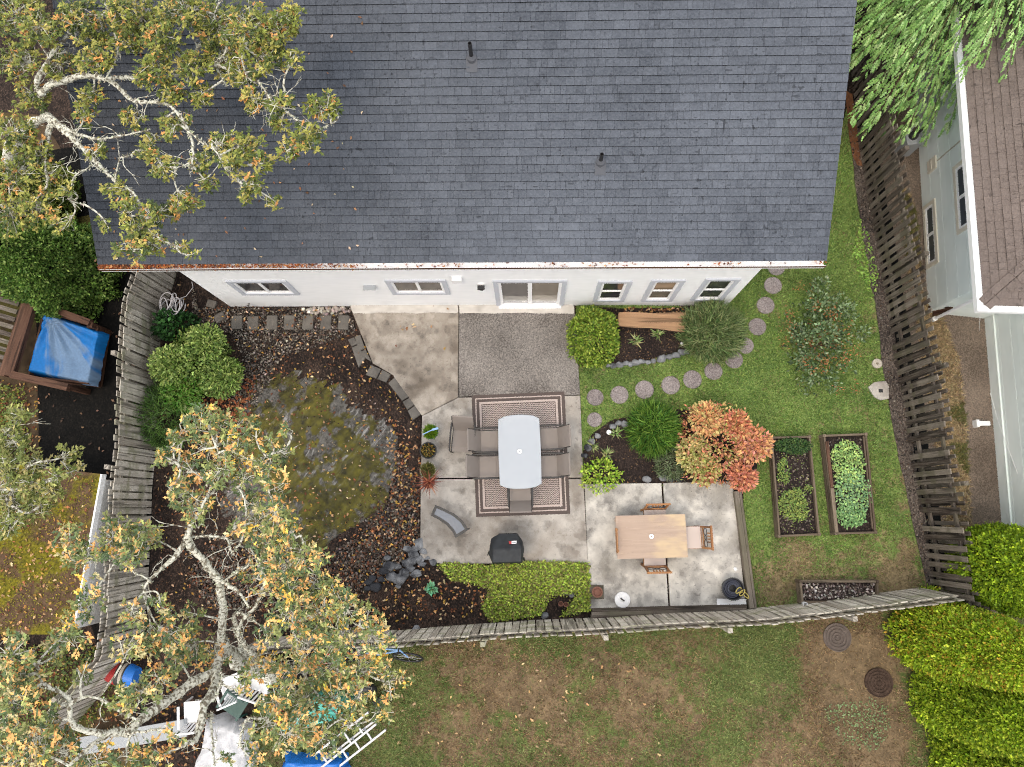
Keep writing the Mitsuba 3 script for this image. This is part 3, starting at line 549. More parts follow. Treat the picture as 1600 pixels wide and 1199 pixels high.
edge = [[(543, 531), (553, 527), (559, 538), (549, 542)], [(553.5, 526.5), (563, 523), (571, 545), (561, 549)] , [(549, 543), (560, 539), (571, 560), (560, 575)], [(561.5, 550), (571.5, 546), (581, 566), (572, 561)],
        [(579, 570), (596, 577), (588, 592), (571, 586)], [(597, 577.5), (611, 585), (603, 598), (589, 592.5)], [(619, 587), (641, 619), (628, 627), (606, 599)], [(642, 620), (650, 631), (636, 641), (628.5, 628)], [(650.5, 632), (658, 648), (644, 657.5), (636.5, 642)]]
for px, o in zip(edge, ORD):
    g = Polygon([p[:2] for p in pts(px, .04)]).buffer(-.006, join_style=2)
    one('edging_paver', MB().prism(g, -.02, .045).prism(g.buffer(-.006), .044, .05), 'paver', f'flat grey paver edging the slanting patio side, {o} from the house', 'paver', 'pavers edging the patio')

# ---------------------------------------------------------------- rock outcrop, stones, pebbles
rock_px = [(405, 600), (450, 590), (500, 596), (545, 612), (590, 640), (612, 690), (606, 745), (580, 800), (545, 832), (500, 850), (440, 850), (380, 840), (350, 780), (365, 700), (380, 640)]
RG = wobbly(pts(rock_px), .12, .12, 1.6, 4)
gx, gy_ = np.meshgrid(np.arange(RG.bounds[0] - .4, RG.bounds[2] + .4, .04), np.arange(RG.bounds[1] - .4, RG.bounds[3] + .4, .04))
dist = shapely.distance(RG.exterior, shapely.points(gx.ravel(), gy_.ravel())).reshape(gx.shape) * np.where(shapely.contains_xy(RG, gx.ravel(), gy_.ravel()).reshape(gx.shape), 1, -1)
Q = np.stack([gx * .62 - gy_ * .78, gx * .78 + gy_ * .62, 0 * gx], -1)
hz = -.03 + .15 * np.clip(dist / .9, -.3, 1) + .22 * (meshkit.fbm(Q * [1.1, .8, 1] + 4, 3, 8) - .5) + .16 * (meshkit.fbm(Q * [3.2, .9, 1], 4, 3) - .5) + .10 * (meshkit.fbm(Q * [20, 2.2, 1], 3, 9) - .5)
hz += .05 * np.floor(meshkit.fbm(Q * [2, .6, 1], 2, 6) * 7) / 2 - .05
i, j = np.meshgrid(np.arange(gx.shape[0] - 1), np.arange(gx.shape[1] - 1), indexing='ij'); W_ = gx.shape[1]
fq = np.stack([i * W_ + j, i * W_ + j + 1, (i + 1) * W_ + j + 1, (i + 1) * W_ + j], -1).reshape(-1, 4)
fq = fq[(dist.ravel()[fq] > -.2).all(1)]
put('rock_outcrop', np.stack([gx, gy_, hz], -1).reshape(-1, 3), fq, 'outcrop_rock', True); lab(new('rock_outcrop'), 'low mossy bedrock outcrop with grey streaks in the left garden', 'rock')
from scipy.interpolate import RegularGridInterpolator
_rg = RegularGridInterpolator((gy_[:, 0], gx[0]), np.where(dist > -.2, hz, -1), bounds_error=False, fill_value=-1)
_rd = RegularGridInterpolator((gy_[:, 0], gx[0]), dist, bounds_error=False, fill_value=-1)
def lie(P, z): return np.maximum(z, _rg(P[:, ::-1]) + .006)
def stone_mesh(c, r, flat=.6, seed=0, sub=2):
    m = trimesh.creation.icosphere(sub); v = np.array(m.vertices)
    d = 1 + .5 * (meshkit.fbm(v * 1.3 + seed * 7.7, 3, seed) - .5) * 2; v = v * d[:, None]
    pl = unit(np.random.default_rng(seed).normal(size=(7, 3)))
    for k in pl: s = v @ k; v -= np.clip(s - .78, 0, None)[:, None] * k
    return MB().add(v @ rz(seed * 1.7).T * np.array([r, r * (.65 + .3 * (seed % 5) / 5), r * flat]) + np.asarray(c), m.faces)
PILE = [(637, 858, 8), (646, 866, 9), (655, 853, 8), (662, 862, 7), (651, 846, 6), (644, 877, 9), (655, 874, 8), (660, 882, 6), (632, 895, 9), (641, 889, 7), (625, 905, 11), (612, 902, 9), (608, 885, 11), (600, 893, 8), (588, 918, 9), (577, 910, 7), (582, 904, 6), (620, 886, 7), (650, 897, 9), (622, 916, 5), (668, 872, 5), (677, 878, 7), (574, 920, 6), (596, 906, 7), (634, 880, 7), (648, 858, 6), (605, 872, 6), (657, 845, 6)]
PILE.sort()
def nth(k): return f"{k + 1}{'th' if 10 < (k + 1) % 100 < 14 else {1: 'st', 2: 'nd', 3: 'rd'}.get((k + 1) % 10, 'th')}"
for k, (x, y, r) in enumerate(PILE):
    r = r * MPP; one('garden_rock', stone_mesh(at(x, y, r * .35), r, .7, k + 1), 'field_stone', f'{"large" if r > .13 else "small" if r < .095 else "middling"} rough grey rock in the heap at the patio corner, {nth(k)} from the left end', 'rock', 'rocks heaped by the patio corner', smooth=30)
EDGE_A = [(950, 571, 5), (958, 572, 6), (968, 570, 7), (977, 568, 5), (985, 569, 5), (994, 567, 8), (1003, 565, 6), (1012, 566, 5), (1021, 564, 5), (1034, 561, 8), (1046, 558, 7), (1056, 555, 8), (1065, 551, 7), (1073, 549, 5)]
for k, (x, y, r) in enumerate(EDGE_A): one('edging_stone', stone_mesh(at(x, y, .05), r * MPP, .7, k + 40), 'field_stone', f'small grey stone edging the log bed, {nth(k)} from the patio side', 'stone', 'stones edging the log bed', smooth=30)
EDGE_B = [(913, 712, 6), (918, 700, 7), (925, 690, 6), (934, 681, 5), (957, 666, 5), (966, 662, 6), (977, 663, 7), (1062, 660, 5), (1060, 690, 5), (1011, 749, 7), (1036, 747, 8), (1048, 750, 5), (1062, 749, 6), (1120, 750, 5)]
for k, (x, y, r) in enumerate(EDGE_B): one('edging_stone', stone_mesh(at(x, y, .05), r * MPP, .6, k + 70), 'field_stone', f'small grey stone rimming the shrub bed, {nth(k)} going clockwise from the patio', 'stone', 'stones around the shrub bed', smooth=30)
def pebbles(name, parent, g, n, size, cols, z=0., label=None, cat=None, flat=.7, kind='stuff', dens=None):
    P = sample(g, n)
    if dens is not None: P = P[rng.random(len(P)) < dens(P)]
    n = len(P); S = size[0] + (size[1] - size[0]) * rng.random(n) ** 2
    v0 = np.array(ICO.vertices)
    v = v0[None] * (1 + .35 * rng.normal(size=(n, 12, 1))) * S[:, None, None] * np.array([1, .8, flat])
    a = rng.random(n) * 6.3; ca, sa = np.cos(a)[:, None], np.sin(a)[:, None]
    v = np.stack([v[..., 0] * ca - v[..., 1] * sa, v[..., 0] * sa + v[..., 1] * ca, v[..., 2]], -1)
    v += np.column_stack([P, lie(P, z) + S * .3])[:, None]
    f = (ICO.faces[None] + (np.arange(n) * 12)[:, None, None]).reshape(-1, 3); c = np.repeat(pick(cols, n, var=.3), 12, 0)
    return greens(name, parent, [(v.reshape(-1, 3), f, c)], 'litter', label, cat, kind=kind)
gravel_cols = [C(66, 60, 56, .5), C(108, 98, 90, .5), C(140, 130, 120, .5), C(92, 76, 64, .5), C(48, 44, 42, .5), C(176, 166, 154, .5)]
pebbles('gravel', None, Polygon([p[:2] for p in pts([(300, 440), (310, 482), (548, 480), (556, 520), (440, 560), (400, 640), (330, 620), (380, 560), (360, 520), (300, 520)])]), 9000, (.008, .026), gravel_cols, 0, 'loose gravel along the house wall and pavers', 'gravel')
pebbles('gravel', None, Polygon([p[:2] for p in pts([(620, 690), (654, 760), (655, 850), (600, 905), (540, 950), (470, 960), (330, 950), (290, 900), (330, 850), (480, 880), (560, 840), (610, 770)])]), 11000, (.010, .034), gravel_cols[:5] + [C(110, 72, 52)], 0, 'dark pebbly gravel round the foot of the rock outcrop', 'gravel')
pebbles('gravel', None, Polygon([p[:2] for p in pts([(470, 480), (545, 480), (545, 491), (480, 491)])]), 90, (.03, .05), [C(190, 182, 172), C(160, 150, 142)], 0, 'row of large pale pebbles against the house wall', 'pebbles')
pebbles('soil_crumbs', None, left_bed, 9000, (.006, .02), [C(60, 42, 36), C(90, 64, 52), C(40, 30, 27), C(118, 88, 68)], 0, 'bark crumbs over the left garden', 'bark mulch', dens=lambda P: np.where(_rd(P[:, ::-1]) > 0, np.exp(-_rd(P[:, ::-1]) / .22), 1))
lab(pebbles('rock_grit', 'rock_outcrop', RG.buffer(.1), 2600, (.006, .02), [C(60, 42, 36), C(90, 64, 52), C(120, 112, 104), C(160, 150, 140)], 0, dens=lambda P: .12 + np.exp(-np.abs(_rd(P[:, ::-1])) / .2)), kind='stuff')
pebbles('soil_crumbs', None, strip_g, 2500, (.008, .025), gravel_cols[:5], .03, 'gritty crumbs on the bare soil strip by the side fence', 'grit')
for g, z in ((bedA_g, .02), (bedB_g, .02)): pebbles('soil_crumbs', None, g, 1800, (.006, .018), [C(60, 46, 42), C(90, 74, 66), C(36, 30, 28), C(140, 110, 80)], z, 'crumbs of dark soil in a garden bed', 'soil')
def litter(name, parent, g, n, size, cols, z, label, cat='fallen leaves', w=None):
    P = sample(g, n); D = rng.normal(size=(n, 3)) * [1, 1, .25]
    return greens(name, parent, [scatter(*OAK, np.column_stack([P, lie(P, z) + .02 * rng.random(n)]), D, size[0] + (size[1] - size[0]) * rng.random(n), pick(cols, n, w, .25), N=rng.normal(size=(n, 3)) * .35 + [0, 0, 1])], 'litter', label, cat, kind='stuff')
AUT = [C(204, 160, 116, .55), C(170, 112, 72, .55), C(220, 190, 150, .55), C(120, 74, 52, .55), C(190, 150, 70, .55)]
litter('fallen_leaves', None, left_bed, 1700, (.04, .09), AUT, .03, 'orange and tan oak leaves fallen over the left garden')
litter('fallen_leaves', None, Polygon([p[:2] for p in pts([(600, 640), (655, 700), (655, 860), (560, 850), (610, 780)])]), 230, (.05, .10), AUT, .05, 'tan oak leaves lying between the rock and the patio')
litter('fallen_leaves', None, Polygon([p[:2] for p in pts([(300, 600), (400, 590), (390, 680), (290, 660)])]), 500, (.06, .11), [C(150, 86, 56), C(120, 70, 50), C(180, 120, 80)], .03, 'rusty leaf litter under the bright green bush')
litter('fallen_leaves', None, Polygon([p[:2] for p in pts([(620, 1010), (1000, 1000), (1100, 1190), (560, 1190)])]), 75, (.055, .10), [C(216, 186, 144, .55), C(204, 164, 116, .55)], .02, 'pale leaves dropped on the back lawn')
litter('fallen_leaves', None, Polygon([p[:2] for p in pts([(660, 480), (715, 480), (700, 560), (590, 540)])]), 10, (.06, .1), AUT, .065, 'a few leaves fallen on the patio near the house wall')
litter('fallen_leaves', None, Polygon([p[:2] for p in pts([(60, 500), (240, 480), (235, 900), (100, 900)])]), 140, (.06, .1), [C(90, 70, 60), C(140, 110, 90)], .01, 'dull leaves on the black soil beyond the left fence')
litter('fallen_leaves', None, Polygon([p[:2] for p in pts([(600, 900), (760, 905), (760, 955), (580, 975)])]), 160, (.05, .09), AUT, .02, 'leaves fallen on the mulch below the patio')
litter('fallen_leaves', None, Polygon([p[:2] for p in pts([(975, 481), (1070, 482), (1070, 490), (975, 490)])]), 70, (.05, .08), AUT, .03, 'leaves caught between the log and the house wall')

# ---------------------------------------------------------------- rug and furniture
RC = np.array([at(*p, .07) for p in ((744, 808), (891, 803), (882, 612), (737, 618))])
N_ = 24; ss, tt = np.meshgrid(np.linspace(0, 1, N_), np.linspace(0, 1, N_))
G_ = (RC[0] * ((1 - ss) * (1 - tt))[..., None] + RC[1] * (ss * (1 - tt))[..., None] + RC[2] * (ss * tt)[..., None] + RC[3] * ((1 - ss) * tt)[..., None])
G_[..., 2] = .068 + .004 * meshkit.noise(G_ * 3)
i, j = np.meshgrid(np.arange(N_ - 1), np.arange(N_ - 1), indexing='ij'); fr = np.stack([i * N_ + j, i * N_ + j + 1, (i + 1) * N_ + j + 1, (i + 1) * N_ + j], -1).reshape(-1, 4)
key = new('outdoor_rug'); put(key, G_.reshape(-1, 3), fr, 'rug_weave', uv=np.stack([ss.ravel() * 2.11, tt.ravel() * 2.73], 1)); lab(key, 'brown and cream outdoor rug with herringbone weave and striped border', 'rug')
def strip_mesh(prof, w, t=.012):
    prof = np.asarray(prof, float); m = MB()
    for (y0, z0), (y1, z1) in zip(prof[:-1], prof[1:]): m.beam([0, y0, z0], [0, y1, z1], w, t, up=(0, -(z1 - z0), (y1 - y0)) if y1 != y0 else (0, 1, 0))
    return m
def sling_chair(px, py, yaw, label):
    k = thing('sling_chair', label, 'chair', 'taupe sling chairs of the glass table'); M = mat4(rz(yaw), [*at(px, py, .42)[:2], .075])
    put_ = lambda n, m, mat, **q: part(n, k, m.apply(M), mat, **q)
    put_('seat', strip_mesh([(.26, .415), (.16, .43), (.0, .41), (-.2, .40)], .45), 'sling')
    put_('backrest', strip_mesh([(-.2, .40), (-.27, .55), (-.36, .78), (-.43, .93), (-.455, .945)], .45), 'sling')
    for s in (-1, 1):
        put_('frame', MB().tube([(s * .232, .27, .40), (s * .232, .15, .425), (s * .232, -.2, .39), (s * .232, -.28, .55), (s * .232, -.43, .93)], .013), 'dark_metal')
        put_('arm', MB().tube([(s * .25, -.33, .66), (s * .258, -.1, .66), (s * .258, .2, .64), (s * .25, .27, .60)], [.018, .02, .02, .015]), 'dark_metal')
        put_('leg', MB().tube([(s * .25, .27, .60), (s * .25, .28, .40), (s * .245, .26, .0)], .013), 'dark_metal')
        put_('leg', MB().tube([(s * .25, -.33, .66), (s * .245, -.28, .38), (s * .245, -.34, .0)], .013), 'dark_metal')
    put_('stretcher', MB().tube([(-.24, -.24, .36), (.24, -.24, .36)], .011), 'dark_metal')
T0 = math.radians(2)
sling_chair(766, 690, -math.pi / 2 + T0, 'taupe sling chair at the left side of the glass table, nearer the house')
sling_chair(764, 730, -math.pi / 2 + T0, 'taupe sling chair at the left side of the glass table, farther from the house')
sling_chair(857, 686, math.pi / 2 + T0, 'taupe sling chair at the right side of the glass table, nearer the house')
sling_chair(856, 729, math.pi / 2 + T0, 'taupe sling chair at the right side of the glass table, farther from the house')
sling_chair(813, 768, T0, 'taupe sling chair at the lower end of the glass table')
sling_chair(724, 688, math.pi - .07, 'taupe sling chair pulled away from the glass table onto bare concrete')
tc = at(812, 706, .73)[:2]; k = thing('glass_table', 'long frosted glass patio table with a white hub on the rug', 'table'); M = mat4(rz(T0), [*tc, .075])
w2, l2 = .415, .76
g = Polygon([(-w2, -.68), (-.3, -.735), (-.15, -.758), (0, -.764), (.15, -.758), (.3, -.735), (w2, -.68), (w2 + .012, 0), (w2, .68), (.3, .735), (.15, .758), (0, .764), (-.15, .758), (-.3, .735), (-w2, .68), (-w2 - .012, 0)]).buffer(.02)
part('tabletop', k, MB().prism(g, .715, .723).apply(M), 'frosted_glass')
ring = g.buffer(.006).difference(g.buffer(-.012)); part('rim', k, trimesh.creation.extrude_polygon(ring, .02, engine='earcut').apply_translation([0, 0, .697]).apply_transform(M), 'grey_plastic')
for s in (-1, 1):
    for e in (-1, 1): part('leg', k, MB().tube([(s * .36, e * .62, .70), (s * .37, e * .64, 0)], .02).apply(M), 'dark_metal')
part('hub', k, MB().lathe([(.022, .69), (.05, .70), (.05, .735), (.022, .737), (.022, .69)], (0, 0, 0), 20).apply(M), 'white_plastic', smooth=35)
part('crossbar', k, MB().tube([(-.36, 0, .68), (.36, 0, .68)], .012).tube([(0, -.62, .68), (0, .62, .68)], .012).apply(M), 'dark_metal')
# arc shaped glass table
k = thing('arc_side_table', 'curved smoked glass side table with a dark mesh rim, empty on the concrete', 'side table')
inner, outer = [(673, 806), (685, 812), (697, 820), (706, 830), (712, 841)], [(680, 789), (694, 795), (710, 803), (722, 813), (732, 828)]
poly = Polygon([p[:2] for p in pts(inner + outer[::-1], .5)]); gl = poly.buffer(-.055)
part('rim', k, trimesh.creation.extrude_polygon(poly.difference(gl), .03, engine='earcut').apply_translation([0, 0, .47]), 'dark_metal')
part('tabletop', k, trimesh.creation.extrude_polygon(gl.buffer(.004), .008, engine='earcut').apply_translation([0, 0, .485]), 'smoked_glass')
for px in ((676, 805), (682, 792), (711, 838), (730, 827)):
    p = at(*px, .5); part('leg', k, MB().tube([[*p[:2], .48], [*p[:2], .06]], .014), 'dark_metal')
# wooden table: six planks, two ends, hub
k = thing('wooden_table', 'rectangular worn brown wooden table with a white hub on the right patio', 'table')
Q = [at(*p, .74) for p in ((963, 808), (1067, 806), (1071, 866), (968, 874))]; tcx = np.mean(Q, 0); Lx, Ly = 1.45, .88; M = mat4(rz(math.radians(1.8)), [*tcx[:2], .06])
for a in range(7):
    y = -Ly / 2 + Ly * (a + .5) / 7; part('plank', k, MB().box((0, y, .72), (Lx - .004 * (a in (0, 6)), Ly / 7 - .0012, .03)).apply(M), 'table_wood')
part('apron', k, MB().box((0, Ly / 2 - .06, .66), (Lx - .16, .025, .09)).box((0, -Ly / 2 + .06, .66), (Lx - .16, .025, .09)).box((Lx / 2 - .08, 0, .66), (.025, Ly - .14, .09)).box((-Lx / 2 + .08, 0, .66), (.025, Ly - .14, .09)).apply(M), 'table_wood')
for s in (-1, 1):
    for e in (-1, 1): part('leg', k, MB().box((s * (Lx / 2 - .1), e * (Ly / 2 - .09), .35), (.07, .07, .7)).apply(M), 'table_wood')
part('hub', k, MB().lathe([(.018, .72), (.05, .737), (.05, .752), (.018, .755), (.018, .72)], (0, 0, 0), 20).apply(M), 'white_plastic', smooth=35)
def wood_chair(px, py, yaw, label):
    k = thing('cushioned_chair', label, 'chair', 'cushioned chairs of the wooden table'); M = mat4(rz(yaw), [*at(px, py, .47)[:2], .06])
    P_ = lambda n, m, mat, **q: part(n, k, m.apply(M), mat, **q)
    cm = hull([(x * (.225 - d), y * (.22 - d) + .02, z) for x in (-1, 1) for y in (-1, 1) for z, d in ((.44, .02), (.455, 0), (.485, 0), (.50, .03))])
    P_('cushion', MB().trimesh(cm), 'cushion', smooth=40)
    P_('seat', MB().box((0, .0, .425), (.47, .46, .03)), 'orange_wood')
    for s in (-1, 1):
        P_('leg', MB().beam((s * .21, .2, 0), (s * .21, .2, .41), .04, .04), 'orange_wood')
        P_('back_post', MB().beam((s * .215, -.2, .0), (s * .215, -.22, .45), .04, .04).beam((s * .215, -.22, .45), (s * .215, -.31, .95), .035, .04), 'orange_wood')
    P_('top_rail', MB().box((0, -.312, .95), (.50, .035, .075)), 'orange_wood')
    P_('lower_rail', MB().box((0, -.235, .56), (.42, .022, .04)), 'orange_wood')
    for s in (-1.5, -.5, .5, 1.5): P_('back_slat', MB().beam((s * .06, -.275, .76), (s * .06, -.305, .92), .028, .014, up=(0, 1, .2)), 'orange_wood')
    sc = MB(); th = np.linspace(0, 2 * np.pi, 17)
    for x, r in ((-.12, .075), (.12, .075), (0, .045)):
        sc.tube(np.stack([x + r * np.cos(th), -.256 + 0 * th - .17 * (r * np.sin(th)), .665 + r * np.sin(th)], 1), .009, 6, False)
    P_('scrollwork', sc, 'iron')
wood_chair(1079, 840, math.pi / 2 + .03, 'cushioned wooden chair at the right end of the wooden table showing its scrolled back')
wood_chair(982, 843, -math.pi / 2 + .03, 'wooden chair pushed under the left end of the wooden table, only its back showing')
wood_chair(1023, 812, math.pi + .03, 'cushioned wooden chair on the house side of the wooden table')
wood_chair(1022, 868, .03, 'cushioned wooden chair on the fence side of the wooden table')
# covered grill
k = thing('covered_grill', 'gas grill under a black fabric cover at the edge of the patio', 'grill')
top = [at(x, y, 1.12) for x, y in ((770, 859), (814, 858), (814, 878), (770, 878.5))]; zt = lambda p, z: [*p[:2], z]
mid = [at(x, y, .95) for x, y in ((768, 842), (779, 835), (808, 834.5), (816, 846), (818.5, 858), (816, 880), (769, 881), (763.5, 866))]
base = [at(x, y, .08) for x, y in ((781, 838), (804, 838), (812, 850), (812, 873), (774, 874), (772, 850))]
H1 = hull([p for p in top] + mid + [zt(p, .55) for p in mid]); 
cv = manifold3d.Manifold(manifold3d.Mesh(np.asarray(H1.vertices, np.float32), np.asarray(H1.faces, np.uint32))).refine_to_length(.035).to_mesh()
vv = np.array(cv.vert_properties[:, :3], float); vv += unit(vv - vv.mean(0)) * (.03 * (meshkit.fbm(vv * 6, 3, 3) - .5))[:, None]
part('cover', k, (vv, np.array(cv.tri_verts)), 'grill_cover', smooth=38)
sk = hull([zt(p, .58) for p in mid] + [zt(p, .09) for p in base]); cv = manifold3d.Manifold(manifold3d.Mesh(np.asarray(sk.vertices, np.float32), np.asarray(sk.faces, np.uint32))).refine_to_length(.05).to_mesh()
vv = np.array(cv.vert_properties[:, :3], float); vv += unit((vv - vv.mean(0)) * [1, 1, 0]) * (.05 * (meshkit.fbm(vv * [9, 9, 2], 2, 3) - .5))[:, None]
part('cover_skirt', k, (vv, np.array(cv.tri_verts)), 'grill_cover', smooth=40)
for p in (base[0], base[1], base[3], base[4]): part('wheel', k, MB().lathe([(0, -.02), (.05, -.02), (.05, .02), (0, .02)], [*p[:2], .11], 14, np.array([[1, 0, 0], [0, 0, 1], [0, -1.0, 0]])), 'black_plastic')
part('strap', k, MB().beam(at(764, 861, .7), at(762, 868, .5), .02, .01).beam(at(818, 872, .6), at(819.5, 876, .5), .04, .03), 'black_plastic')
# the cover's stitched patch: a red square and a white block of small illegible letters
def on_slope(px, py, h=.006):
    a, b, c_ = np.array(top[0]), np.array(top[1]), np.array(mid[2]); n_ = np.cross(b - a, c_ - a); n_ /= np.linalg.norm(n_); n_ *= np.sign(n_[2]); return on(px, py, a + n_ * h, n_)
def patch(q, h0, h1):
    return MB().hexa([on_slope(*p, h0) for p in q] + [on_slope(*p, h1) for p in q])
part('logo_patch', k, patch([(799.5, 850.2), (807.2, 849.6), (807, 845.2), (799.3, 845.6)], .004, .024), 'white_plastic')
part('logo_mark', k, patch([(795.3, 850.4), (799.2, 850.2), (799, 845.6), (795.1, 845.9)], .004, .026), 'red_paint')
part('logo_lettering', k, patch([(800.4, 848.9), (806.4, 848.4), (806.3, 847.0), (800.3, 847.4)], .02, .028), 'grey_plastic')

# ---------------------------------------------------------------- pots and small things on the patio
def pot(px, py, r, h, mat, z=.06, soil='joint_soil', key=None, rim=.01):
    c = [*at(px, py, z + h)[:2], z]; part('pot', key, MB().lathe([(0, 0), (r * .75, 0), (r, h - .03), (r + rim, h - .03), (r + rim, h), (r - .015, h), (r - .02, h - .04)], c, 24), mat, smooth=35)
    part('soil', key, MB().lathe([(r - .015, h - .045), (0, h - .03)], c, 24), soil); return np.array(c) + [0, 0, h]
def tuft(c, n, r, ln, cols, up=1.0, tv=BLADE, w=None, var=.2):
    a = rng.random(n) * 6.283; q = np.sqrt(rng.random(n)) * r
    P = np.column_stack([np.cos(a) * q, np.sin(a) * q, np.zeros(n)]) + c
    D = np.column_stack([np.cos(a), np.sin(a), np.zeros(n)]) * (.2 + rng.random((n, 1)) * 1.1) + rng.normal(size=(n, 3)) * .35 + [0, 0, up]
    return scatter(*tv, P, D, ln[0] + (ln[1] - ln[0]) * rng.random(n), pick(cols, n, w, var))
k = thing('potted_plant', 'round blue-green pot of bright grass with a light blue hand tool lying across', 'potted plant'); c = pot(673, 675, .15, .24, 'green_metal', key=k)
greens('foliage', k, [tuft(c, 500, .13, (.06, .13), [C(120, 150, 40), C(90, 130, 30)])])
one('hand_tool', MB().beam(c + [-.16, -.07, .10], c + [.05, .03, .13], .018, .018).beam(c + [.05, .03, .13], c + [.18, .07, .12], .045, .01), 'pale_blue', 'light blue hand tool lying across the bright grass pot', 'hand tool')
k = thing('potted_plant', 'large dark round pot of yellow flowers on the left patio edge', 'potted plant'); c = pot(669, 704, .18, .26, 'black_plastic', key=k)
greens('foliage', k, [tuft(c, 500, .15, (.03, .06), [C(60, 60, 30), C(50, 44, 28)]), tuft(c + [0, 0, .03], 130, .14, (.03, .05), [C(206, 180, 96, .5), C(190, 140, 70, .5), C(90, 90, 40)], tv=LEAF)])
k = thing('potted_plant', 'pale stone pot of dry green grass between two other pots', 'potted plant'); c = pot(668.5, 735, .17, .24, 'pale_pot', key=k)
greens('foliage', k, [tuft(c, 500, .14, (.05, .12), [C(120, 116, 66), C(96, 100, 50)])])
k = thing('potted_plant', 'spiky red-leaved plant in a dark red pot, lowest of the row', 'potted plant'); c = pot(670, 754, .12, .2, 'terracotta', key=k)
greens('foliage', k, [tuft(c, 80, .03, (.2, .42), [C(150, 86, 70), C(196, 126, 98), C(124, 66, 56)], up=.45, tv=THIN)])
k = thing('potted_plant', 'terracotta pot on a dark square tray at the lower left of the right patio', 'potted plant')
c = at(933, 925, .07); part('tray', k, MB().box([*c[:2], .075], (.28, .28, .03)).box([c[0], c[1] + .135, .10], (.28, .012, .03)).box([c[0], c[1] - .135, .10], (.28, .012, .03)), 'dark_board')
pot(933.5, 925.5, .105, .18, 'terracotta', .09, 'terracotta', k)
one('round_pan_lid', MB().lathe([(0, 0), (.16, 0), (.165, .02), (.165, .07), (.14, .085), (0, .09)], at(972, 937, .06), 28), 'white_plastic', 'round white lid lying on the right patio near the fence', 'lid', smooth=35)
c = at(972.5, 937, .15); part('handle', 'round_pan_lid', MB().beam(c + [-.04, .03, .015], c + [.04, -.03, .015], .03, .03), 'dark_metal')
k = thing('hose_pot', 'black pot of coiled dark blue hose with a yellow rope end', 'hose pot'); hc = at(1141, 919, .06)
part('pot', k, MB().lathe([(0, 0), (.19, 0), (.225, .22), (.24, .23), (.215, .23), (.19, .05), (0, .05)], hc, 28), 'black_plastic', smooth=35)
th = np.linspace(0, 2 * np.pi * 6, 180); rr = .195 - .02 * th / 6.283 + .004 * np.sin(th * 3.3)
part('hose', k, MB().tube(np.stack([hc[0] + rr * np.cos(th), hc[1] + rr * np.sin(th), .19 + .05 * np.sin(th * .5) * .3 + .012 * th / 6.28], 1), .012, 6), 'hose_blue', smooth=True)
th = np.linspace(0, 2 * np.pi * 2.4, 60); part('rope', k, MB().tube(np.stack([hc[0] + .09 + .075 * np.cos(th) + .012 * th, hc[1] + .0 + .05 * np.sin(th * 1.3) - .01 * th, .29 + .02 * np.sin(th)], 1), .009, 6), 'yellow_rope', smooth=True)
c = at(1143, 942, .08); one('white_tray', MB().box(c, (.62, .16, .02), rz(.0)).box(c + [0, .075, .02], (.62, .012, .04)).box(c + [0, -.075, .02], (.62, .012, .04)), 'white_plastic', 'white plastic tray lying in the timber corner below the hose pot', 'tray')
c = at(1149, 890, .07); one('white_pebble', stone_mesh(c, .045, .6, 99), 'white_plastic', 'small white scrap beside the timber edging above the hose pot', 'scrap')
c = at(1371, 568, .05); k = one('round_stone_ring', MB().lathe([(.02, .0), (.11, 0), (.11, .05), (.09, .06), (.03, .055), (.02, .0)], [*c[:2], 0], 20), 'pale_pot', 'small pale round stone with a centre hole on the lawn edge', 'stone', smooth=35)
g = Polygon([p[:2] for p in pts([(1358, 606), (1366, 600), (1381, 598), (1385, 605), (1385, 622), (1375, 624), (1366, 619)])]).buffer(.03)
k = one('concrete_footing', MB().prism(g, -.02, .05), 'concrete', 'pale heart-shaped concrete footing with a square socket by the soil strip', 'footing'); c = at(1376, 611, .05); part('socket', k, MB().box([*c[:2], .055], (.085, .075, .02)), 'black_plastic')
# half log in the bed
k = thing('half_log', 'thick split half log lying in the bed under the windows', 'log'); A, B = at(966, 500, .25), at(1071, 505, .25); u = unit(B - A); w = np.cross([0, 0, 1.0], u)
secs = []; TS = np.linspace(0, 1, 22)
for t in TS:
    hw = .15 + .06 * t + .012 * math.sin(t * 9); c = A + (B - A) * t; ang = np.linspace(np.pi, 2 * np.pi, 12)
    ring_ = [c + w * hw * math.cos(a) * 1.05 + [0, 0, .05 + .30 * math.sin(a) * (hw / .2)] for a in ang]; secs.append(ring_)
S_ = np.array(secs); S_[..., 2] = np.maximum(S_[..., 2] , .0); nr = S_.shape[1]
i, j = np.meshgrid(np.arange(len(TS) - 1), np.arange(nr - 1), indexing='ij'); fq = np.stack([i * nr + j, i * nr + j + 1, (i + 1) * nr + j + 1, (i + 1) * nr + j], -1).reshape(-1, 4)
part('bark', k, MB().add(S_.reshape(-1, 3), fq), 'bark_log', smooth=True)
tp = MB(); n5 = 7
T5 = np.array([[S_[a, 0] + (S_[a, -1] - S_[a, 0]) * b / (n5 - 1) for b in range(n5)] for a in range(len(TS))]); T5[..., 2] += .04 * (meshkit.fbm(T5 * [3, 14, 1], 3) - .5) + .015
i, j = np.meshgrid(np.arange(len(TS) - 1), np.arange(n5 - 1), indexing='ij'); fq = np.stack([i * n5 + j, i * n5 + j + 1, (i + 1) * n5 + j + 1, (i + 1) * n5 + j], -1).reshape(-1, 4)
uv5 = np.stack([T5[..., 0].ravel() + 512, T5[..., 1].ravel()], 1)
part('split_face', k, tp.add(T5.reshape(-1, 3), fq, uv5), 'log_wood', smooth=True)
ends = MB()
